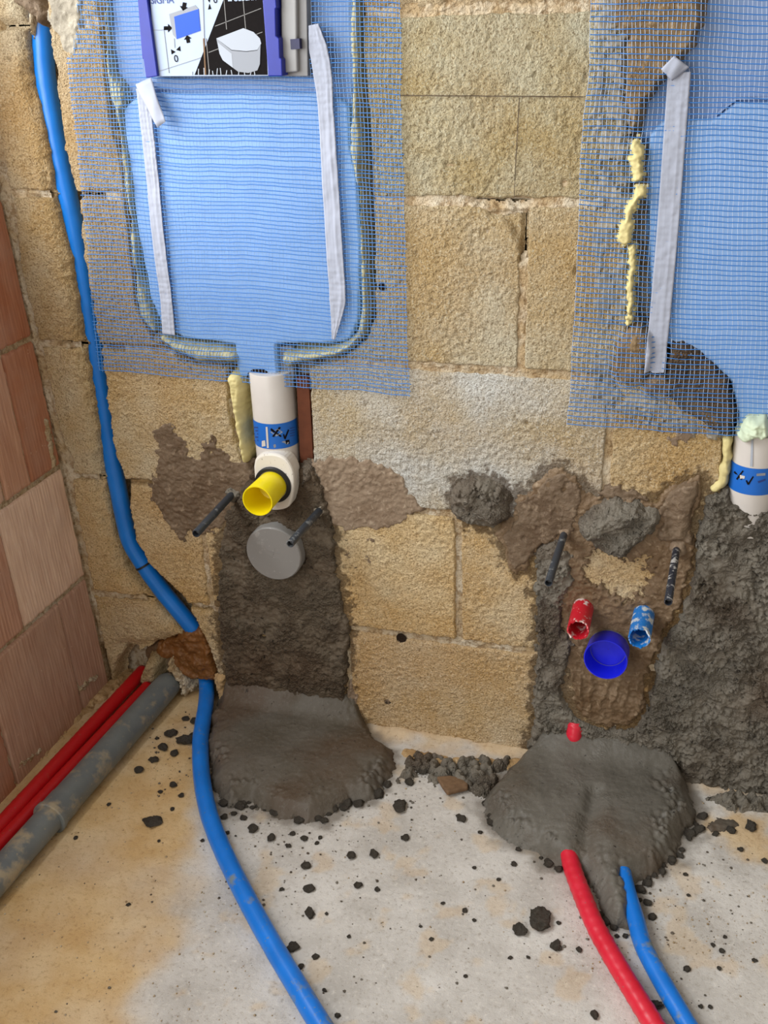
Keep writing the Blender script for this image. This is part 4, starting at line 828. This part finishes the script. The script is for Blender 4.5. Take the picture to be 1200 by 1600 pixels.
# ------------------------------------------------------------------ foam around the shells
def cellbump(u, v): return np.abs(np.sin(u*np.pi/0.0052)*np.sin(v*np.pi/0.0088))
def foam_s(pxs, rpx, u, v): P = wp(pxs); return sd_path(P, np.array(rpx, float)*0.00108, u, v)
FOAMS = [([(166, -40), (168, 60), (172, 110), (186, 146), (188, 178), (190, 205), (196, 238), (203, 290), (207, 340), (212, 382), (214, 425), (222, 456), (230, 488), (242, 512)], [4, 4, 6, 16, 7, 5, 7, 9, 5, 9, 4, 11, 14, 9], 'lumpy cream foam seam left of the left cistern shell'),
         ([(258, 528), (278, 541), (312, 551), (345, 554), (364, 556)], [9, 13, 16, 16, 13], 'fat roll of foam under the left cistern, left of its neck'),
         ([(556, -40), (556, 60), (557, 120), (556, 160), (557, 205), (557, 240), (563, 300), (568, 400), (571, 450), (571, 492), (566, 516)], [8, 9, 8, 6, 11, 11, 4, 6, 8, 8, 9], 'beaded foam seam right of the left cistern shell'),
         ([(452, 562), (470, 558), (496, 555), (524, 550), (546, 540), (562, 524)], [14, 11, 10, 9, 9, 8], 'roll of foam under the left cistern, right of its neck')]
def foam_h(u, v):
    h = np.full(np.shape(u), -0.03)
    for p, r, _ in FOAMS:
        s = foam_s(p, r, u, v); rm = np.mean(r)*0.00108; h = np.maximum(h, -0.03+(0.03+0.55*rm+0.004)*dome(s/(rm*1.1)))
    return h
for k, (p, r, lb) in enumerate(FOAMS):
    P = wp(p); rm = np.mean(r)*0.00108
    def fn(u, v, p=p, r=r, rm=rm, k=k):
        s = foam_s(p, r, u, v)+0.0022*fbm(u, v, 0.02, 3, 720+k)
        quilt = 0.0026*S(0.5+2.0*fbm(u, v, 0.04, 2, 730+k))*cellbump(u, v)
        return s+0.002, -0.03+(0.03+0.55*rm+0.003+quilt+0.001*fbm(u, v, 0.015, 2, 740))*dome(s/(rm*1.1)+0.02)
    mm = max(r)*0.00108+0.01
    tag(relief('foam_seam', 'W', rng(P[:, 0].min()-mm, P[:, 0].max()+mm, 0.0013), rng(P[:, 1].min()-mm, P[:, 1].max()+mm, 0.0016), fn, FOAM), lb, 'foam')
def foamlump(pxs, rpx, hh, mat, label, seed, h0=-0.01, res=0.0015, lump=0.3):
    P = wp(pxs); rs = np.array(rpx)*0.00105; rm = rs.mean(); mm = rs.max()+0.012
    def fn(u, v):
        s = sd_path(P, rs, u, v)+lump*rm*fbm(u, v, rm*1.6, 2, seed); return s+0.0015, h0+(hh-h0+0.15*hh*fbm(u, v, 0.01, 2, seed+2))*dome(s/(rm*0.9)+0.03)
    return tag(relief('foam_lump', 'W', rng(P[:, 0].min()-mm, P[:, 0].max()+mm, res), rng(P[:, 1].min()-mm, P[:, 1].max()+mm, res), fn, mat), label, 'foam')
foamlump([(370, 594), (371, 606), (373, 640), (379, 675), (385, 716)], [15, 14, 10, 10, 8], 0.016, FOAMY, 'pale yellow foam strip left of the white flush pipe', 750, -0.03, lump=0.15)
foamlump([(995, 226), (1000, 238), (995, 252), (1000, 268), (996, 276)], [8, 7, 8, 7, 4], 0.016, FOAMY, 'upper knobbly yellow foam blob squeezed through the right net', 755, 0.004, lump=0.8)
foamlump([(1003, 298), (998, 304), (988, 320), (984, 335), (980, 348), (977, 366)], [8, 4, 6, 5, 6, 11], 0.016, FOAMY, 'hook-shaped yellow foam drip on the right net', 757, 0.004, lump=0.5)
foamlump([(987, 388), (990, 415), (984, 445), (986, 475), (983, 502)], [6, 5, 6, 5, 5], 0.014, FOAMY, 'long thin yellow foam string above the brown mud bulge', 759, -0.004, lump=0.9)
foamlump([(1136, 688), (1135, 720), (1128, 752), (1118, 764)], [9, 8, 11, 9], 0.006, FOAMY, 'tan foam strip left of the right white pipe', 761, -0.03, lump=0.3)
foamlump([(1170, 668), (1184, 660), (1192, 668)], [15, 15, 12], 0.034, FOAMG, 'greenish white foam cap on top of the right pipe', 763, -0.01, lump=0.4)

# ------------------------------------------------------------------ mud and mortar in and around the right net
MUDS = [([(950, -40), (958, 40), (974, 62), (974, 150), (984, 205), (1000, 200), (1012, 165), (1036, 130), (1062, 98), (1086, 74), (1100, 40), (1108, -40)], 0.013, TANMUD, 'tan mud plastered through the net at the top right'),
        ([(984, 504), (1004, 502), (1018, 520), (1022, 545), (1012, 590), (990, 604), (966, 600), (954, 580), (958, 545), (968, 518)], 0.014, TANMUD, 'domed brown mud bulge behind the net below the yellow foam'),
        ([(1030, 605), (1040, 545), (1048, 527), (1080, 534), (1116, 560), (1140, 588), (1152, 640), (1146, 688), (1100, 668), (1060, 645)], 0.007, MORTARB, 'dark grey mortar pocket at the lower edge of the right cistern'),
        ([(1000, 592), (1020, 575), (1045, 580), (1062, 600), (1045, 622), (1005, 615)], 0.012, SMEARB, 'brown mortar lump at the foot of the right paper tape')]
for k, (p, t, m, lb) in enumerate(MUDS):
    P = wp(p)
    def fn(u, v, P=P, t=t, k=k):
        s = sd(P, u, v)+0.004*fbm(u, v, 0.02, 3, 770+k); q = 0.0022*cellbump(u, v)*S(0.7+1.2*fbm(u, v, 0.05, 2, 775+k))
        return s+0.002, -0.02+(0.02+t*0.7+0.4*t*dome(s/0.03)+0.003*fbm(u, v, 0.03, 3, 780+k)+q)*S(s/0.012+0.25)
    tag(relief('mud_patch', 'W', *bb(P, 0.015, 0.0016), fn, m), lb, 'mud')
wallpatch('mortar_smear', [(930, -30), (975, -30), (982, 200), (984, 510), (940, 520), (925, 420), (932, 250), (928, 160), (932, 80)], 0.0022, GREYSM, 'grey mortar film on the block edge under the right net', 'mortar smear', rag=0.012, amp=0.002, grain=0.002, edge=0.006, seed=21, holes=0.014)
wallpatch('mortar_smear', [(925, 560), (945, 530), (960, 545), (962, 600), (1010, 612), (1060, 640), (1130, 682), (1100, 690), (1060, 672), (1000, 655), (940, 640), (920, 610)], 0.002, GREYSM, 'grey mortar film along the bottom of the right net', 'mortar smear', rag=0.014, amp=0.003, grain=0.003, edge=0.006, seed=22, holes=0.016)
wallpatch('mortar_smear', [(1042, 684), (1060, 672), (1088, 676), (1086, 690), (1066, 696), (1048, 694)], 0.0012, SMEAR, 'small grey smear just below the right net edge', 'mortar smear', rag=0.008, amp=0.001, edge=0.004, seed=23)
wallpatch('mortar_smear', [(72, -40), (130, -40), (132, 20), (126, 60), (120, 90), (104, 92), (88, 60), (76, 30)], 0.004, GREYSM, 'grey brown mortar patch over the top of the chase', 'mortar smear', rag=0.006, amp=0.004, edge=0.01, seed=24)
strip('mortar_plug', [(20, -20), (48, 6), (66, 18), (58, 34)], [20, 18, 12, 6], 0.002, SMEARB, None, rag=0.5, seed=72, edge=0.014, rough=0.004, base=-0.03)
tag(bpy.data.objects['mortar_plug'], 'brown mortar plug where the blue conduit enters the chase', 'mortar')
strip('mortar_splinter', [(46, 22), (45, 45), (44, 66)], [5, 3.5, 1.5], -0.002, JOINT, None, rag=0.3, seed=73, edge=0.005, base=-0.03)
tag(bpy.data.objects['mortar_splinter'], 'thin pale mortar splinter hanging left of the conduit top', 'mortar')

# ------------------------------------------------------------------ glass fibre nets
SURF_P = None
def net(label, corners, nw, nh, hfun, hole, tone_h, tone_v, seed, frayed=0.006):
    """corners: px of top-left, top-right, bottom-right, bottom-left plus side bows"""
    root = empty('fibreglass_net', tuple(np.append(np.array(W(*corners[3])), 0)[[0, 2, 1]])); tag(root, label, 'net')
    tl, tr_, br, bl = [np.array(W(*c)) for c in corners]
    rs = np.random.RandomState(seed)
    def uv(s, t):
        p = (1-s)[..., None]*((1-t)[..., None]*tl+t[..., None]*bl)+s[..., None]*((1-t)[..., None]*tr_+t[..., None]*br)
        u, v = p[..., 0], p[..., 1]
        return u+0.003*fbm(u, v, 0.12, 2, seed)+0.0007*fbm(u, v, 0.02, 2, seed+3), v+0.004*fbm(u, v, 0.16, 2, seed+5)+0.0007*fbm(u, v, 0.02, 2, seed+8)
    for nm, cnt, other, rad, mat in (('horizontal_strands', nh, nw, 0.00068, tone_h), ('vertical_strands', nw, nh, 0.00040, tone_v)):
        VV = []; QQ = []; k0 = 0; m = int(other*1.0) if nm[0] == 'h' else int(other*1.5)
        for k in range(cnt):
            a = np.full(m, (k+0.15*rs.randn()*0.5)/(cnt-1)); e0, e1 = frayed*rs.rand(), frayed*rs.rand(); b = np.linspace(-e0, 1+e1, m)
            u, v = uv(b, a) if nm[0] == 'h' else uv(a, b)
            h = hfun(u, v)+(0.0006 if nm[0] == 'h' else -0.0001)
            P = place('W', u, v, h)
            ok = ~hole(u, v)
            t = np.array([0, 0, 1.0]) if nm[0] == 'h' else np.array([1.0, 0, 0])
            n_ = np.array([0, -1.0, 0])
            ring = np.stack([P+t*rad, P-t*rad, P+n_*rad*0.9], 1)      # triangular strand
            i = np.arange(m-1); i = i[ok[:-1] & ok[1:]]
            q = np.concatenate([np.stack([k0+i*3+j, k0+(i+1)*3+j, k0+(i+1)*3+(j+1) % 3, k0+i*3+(j+1) % 3], -1) for j in range(3)])
            VV.append(ring.reshape(-1, 3)); QQ.append(q); k0 += 3*m
        o = link(nm, mesh(nm, np.vstack(VV), np.vstack(QQ)), mat, root); o['kind'] = 'stuff'
    return root
BOXH = wp([(222, -90), (482, -90), (484, 117), (228, 117)], 0.004)
GREYTOP = wp([(60, -60), (128, -60), (128, 30), (118, 90), (90, 95)])
def nl_h(u, v): return np.maximum(0.0058+0.0012*fbm(u, v, 0.1, 2, 800), foam_h(u, v)+0.0012)
def nl_hole(u, v): return (sd(BOXH, u, v) > 0) | (sd(GREYTOP, u, v)+0.006*fbm(u, v, 0.02, 2, 801) > 0.004)
net('blue fibreglass net stretched over the left cistern', [(96, -60), (623, -60), (641, 616), (158, 576)], 94, 97, nl_h, nl_hole, NETH, NETV, 31)
MP = [(wp(p), t) for p, t, _, _ in MUDS]
def nr_h(u, v):
    h = 0.0062+0.0012*fbm(u, v, 0.1, 2, 810)
    for P, t in MP: s = sd(P, u, v); h = np.where(s > -0.01, np.maximum(h, -0.004+(0.004+1.05*t+0.002)*S(s/0.012+0.55)), h)
    return h
net('blue fibreglass net hanging over the right cistern', [(928, -60), (1330, -60), (1330, 690), (889, 660)], 58, 88, nr_h, lambda u, v: np.zeros(np.shape(u), bool), NETH, NETW, 51)

# ------------------------------------------------------------------ paper tape
def tape(label, path, wpx, hbase, seed, fold=None, crease=0.0):
    P = [np.array(W(*p)) for p in path]; n = 220; C = resample(np.array(P), n); T = np.gradient(C, axis=0); T /= np.linalg.norm(T, axis=1)[:, None]; N = np.stack([T[:, 1], -T[:, 0]], -1)
    wd = np.interp(np.linspace(0, 1, n), np.linspace(0, 1, len(wpx)), np.array(wpx)*0.00107/2); k = 15; V = []
    for j in range(k):
        a = -1+2*j/(k-1); p = C+N*(a*wd)[:, None]; h = hbase(p[:, 0], p[:, 1])+0.0016+0.0010*fbm(p[:, 0], p[:, 1], 0.04, 2, seed)+0.0006*fbm(p[:, 0], p[:, 1], 0.010, 2, seed+4)+0.0007*cellbump(p[:, 0], p[:, 1])+0.5*crease*np.exp(-((a+0.35+0.3*perlin(p[:, 1]*9, p[:, 1]*0, seed))/0.14)**2)
        V.append(place('W', p[:, 0], p[:, 1], h))
    V = np.vstack(V); i, j = np.meshgrid(np.arange(n-1), np.arange(k-1), indexing='ij'); q = np.stack([j*n+i, j*n+i+1, (j+1)*n+i+1, (j+1)*n+i], -1).reshape(-1, 4)
    root = empty('paper_tape', tuple(place('W', C[-1][0], C[-1][1], 0.008))); tag(root, label, 'tape')
    o = link('tape_strip', mesh('tape_strip', V, q), TAPE, root); md = o.modifiers.new('thick', 'SOLIDIFY'); md.thickness = 0.0003; md.offset = 1
    if fold:
        (p0, p1, p2, p3), (h0, h1, h2, h3) = fold; a, b, c, d = [W3(*p, h) for p, h in zip((p0, p1, p2, p3), (h0, h1, h2, h3))]; V = []; m = 10
        for s in np.linspace(0, 1, m):
            for t in np.linspace(0, 1, m):
                p = (1-s)*((1-t)*a+t*b)+s*((1-t)*d+t*c); p = p+np.array([0, -0.004*math.sin(math.pi*s)*math.sin(math.pi*(t*.8+.1))-0.0008*math.sin(9*s+4*t), 0]); V.append(p)
        i, j = np.meshgrid(np.arange(m-1), np.arange(m-1), indexing='ij'); q = np.stack([i*m+j, i*m+j+1, (i+1)*m+j+1, (i+1)*m+j], -1).reshape(-1, 4)
        f = link('tape_fold', mesh('tape_fold', V, q), TAPE, root); md = f.modifiers.new('thick', 'SOLIDIFY'); md.thickness = 0.0005
tape('narrow white paper tape down the left side of the left cistern', [(226, 138), (232, 190), (241, 270), (253, 390), (262, 460), (267, 521)], [20, 20, 20, 21, 20, 22], nl_h, 820, (((212, 132), (236, 121), (259, 190), (246, 199)), (.012, .010, .026, .026)), 0.002)
tape('wrinkled white paper tape down the right side of the left cistern', [(493, 38), (500, 75), (508, 120), (512, 170), (519, 280), (526, 400), (530, 468), (524, 528)], [14, 26, 26, 22, 24, 25, 25, 5], lambda u, v: nl_h(u, v)+0.001, 830, None, 0.0022)
tape('white paper tape on the right net with folded top corner', [(1062, 112), (1057, 180), (1048, 300), (1040, 400), (1030, 510), (1023, 578)], [27, 27, 27, 27, 27, 26], nr_h, 840, (((1033, 108), (1053, 87), (1077, 105), (1050, 126)), (.016, .018, .013, .012)), 0.0015)

# ------------------------------------------------------------------ cistern mounting box with printed card
bx = empty('protection_box', tuple(W3(330, 120, 0.0))); tag(bx, 'printed protective box with blue rails on the left cistern', 'box')
def wq(px, h): return wp(px, h)
hb_ = 0.026
slab('housing', wq([(228, -90), (478, -90), (480, 60), (481, 119), (232, 119)], 0.010), -0.02, 0.010, HOUSE2, bx, bevel=0.001)
slab('housing_lip', wq([(438, -90), (462, -90), (463, 60), (464, 112), (440, 114)], 0.018), 0.008, 0.018, HOUSE, bx, bevel=0.002)
slab('latch_square', wq([(456, 61), (470, 60), (471, 76), (457, 77)], 0.013), 0.009, 0.0195, NAVY, bx)
card = slab('printed_card', wq([(228, -90), (412, -90), (419, 118), (244, 119)], hb_), 0.008, hb_, CARD, bx)
slab('side_rail', wq([(204, -90), (229, -90), (230, 0), (246, 119), (228, 122), (224, 92), (222, 92), (215, 0)], 0.032), 0.006, 0.032, RAIL, bx, bevel=0.0015)
slab('side_rail', wq([(404, -90), (424, -90), (431, 0), (432, 12), (430, 14), (431, 56), (436, 60), (437, 90), (440, 92), (441, 119), (419, 119), (410, 0)], 0.032), 0.006, 0.032, RAIL, bx, bevel=0.0015)
hp = hb_+0.0004
def pr(px, m, k=0): return slab('print', wq(px, hp+0.0002*k), hb_-0.0004, hp+0.0002*k, m, card)
def seg_(a, b, w_, m, k=0):
    a, b = np.array(a, float), np.array(b, float); n = np.array([-(b-a)[1], (b-a)[0]]); n = n/np.hypot(*n)*w_/2; return pr([tuple(a+n), tuple(b+n), tuple(b-n), tuple(a-n)], m, k)
pr([(355, -90), (411, -90), (418, 117), (304, 117), (345, 10), (349, 0)], PBLACK)                  # black tiled half
for a, b in (((336, 41), (408, 13)), ((326, 82), (410, 50)), ((350, 0), (354, 46)), ((378, -20), (384, 48)), ((322, 60), (327, 116))): seg_(a, b, 1.1, PTILE, 1)
pr([(264, 22), (305, 8), (310, 14), (313, 48), (276, 61), (270, 54)], PGREY, 1)                    # blue inset cuboid
pr([(272, 26), (310, 14), (313, 48), (276, 61)], PBLUE, 2)
def arrow(tip, d, s):
    d = np.array(d, float); d /= np.hypot(*d); n = np.array([-d[1], d[0]]); t = np.array(tip, float)
    pts = [t, t-d*s*.55+n*s*.55, t-d*s*.55+n*s*.25, t-d*s*1.1+n*s*.25, t-d*s*1.1-n*s*.25, t-d*s*.55-n*s*.25, t-d*s*.55-n*s*.55]; pr([tuple(p) for p in pts], PBLACK, 1)
arrow((286, 17), (-.2, 1), 12); arrow((269, 44), (1, 0), 12); arrow((292, 55), (-.2, -1), 11)
pr([(267, 77), (274, 81), (268, 85)], PBLACK, 1); pr([(281, 72), (282, 80), (275, 78)], PBLACK, 1)
pr([(325, 15), (330, 14), (327, 6)], PBLACK, 1); pr([(323, -3), (329, -4), (327, 4)], PBLACK, 1)
seg_((238, 47), (252, 47), 1, PGREY, 1); seg_((252, 47), (264, 44), 1, PGREY, 1); seg_((256, 47), (264, 114), 1, PGREY, 1); seg_((246, 112), (314, 90), 1, PGREY, 1); seg_((272, 60), (273, 75), .8, PGREY, 1)
pr([(338, 60), (380, 44), (396, 50), (406, 60), (408, 68), (402, 78), (385, 80), (362, 78)], PGREY2, 4)             # printed toilet: lid, bowl
pr([(338, 60), (362, 79), (385, 81), (402, 79), (407, 70), (406, 100), (402, 110), (388, 114), (372, 112), (348, 94), (343, 84)], PGREY, 4)
pr([(340, 66), (362, 84), (364, 106), (348, 94), (343, 84)], PGREY2, 5)
seg_((314, -60), (317, 30), 2.2, PGREY2, 3); seg_((317, 30), (318, 60), 2.2, PGREY2, 3); seg_((318, 60), (321, 117), 2.2, WOOD, 3)     # thin strip down the card
for k in range(13): x = 300+k*8+3*math.sin(k*7); seg_((x, 117), (x+1.5*math.sin(k*3), 117-5-6*abs(math.sin(k*2.3))), 1.2, PGREY2, 2)
def text(body, p0, p1, hpx, mat, k=2):
    """p0, p1: left and right end of the baseline in the photo, hpx: letter height"""
    cu = bpy.data.curves.new('t', 'FONT'); cu.body = body; cu.size = 1.0; to = bpy.data.objects.new('t', cu); COL.objects.link(to)
    dg = bpy.context.evaluated_depsgraph_get(); me = bpy.data.meshes.new_from_object(to.evaluated_get(dg)); bpy.data.objects.remove(to)
    me.name = 'lettering'
    a, b = np.array(W(*p0, hp)), np.array(W(*p1, hp)); co = np.array([v.co[:] for v in me.vertices]); x0, x1 = co[:, 0].min(), co[:, 0].max(); y1 = co[:, 1].max()
    ex = (b-a)/(x1-x0); up = np.array([-ex[1], ex[0]])/np.hypot(*ex)*hpx*0.00104/y1
    for v in me.vertices:
        p = a+ex*(v.co[0]-x0)+up*v.co[1]; v.co = (p[0], -(hp+0.0002*k), p[1])
    me.materials.clear(); me.materials.append(mat); return link('lettering', me, None, card)
text('SIGMA', (236, 6), (272, 5), 9, PNAVY); text('0', (273, 97), (279, 96.5), 9, PBLACK); text('0', (334, 5), (340, 4.5), 9, PBLACK)
text('GEBERIT', (365, 2), (403, 0), 9, CARD); pr([(356, -6), (362, -6.3), (362.3, 1.8), (356.3, 2)], CARD, 2)

bpy.context.view_layer.update()
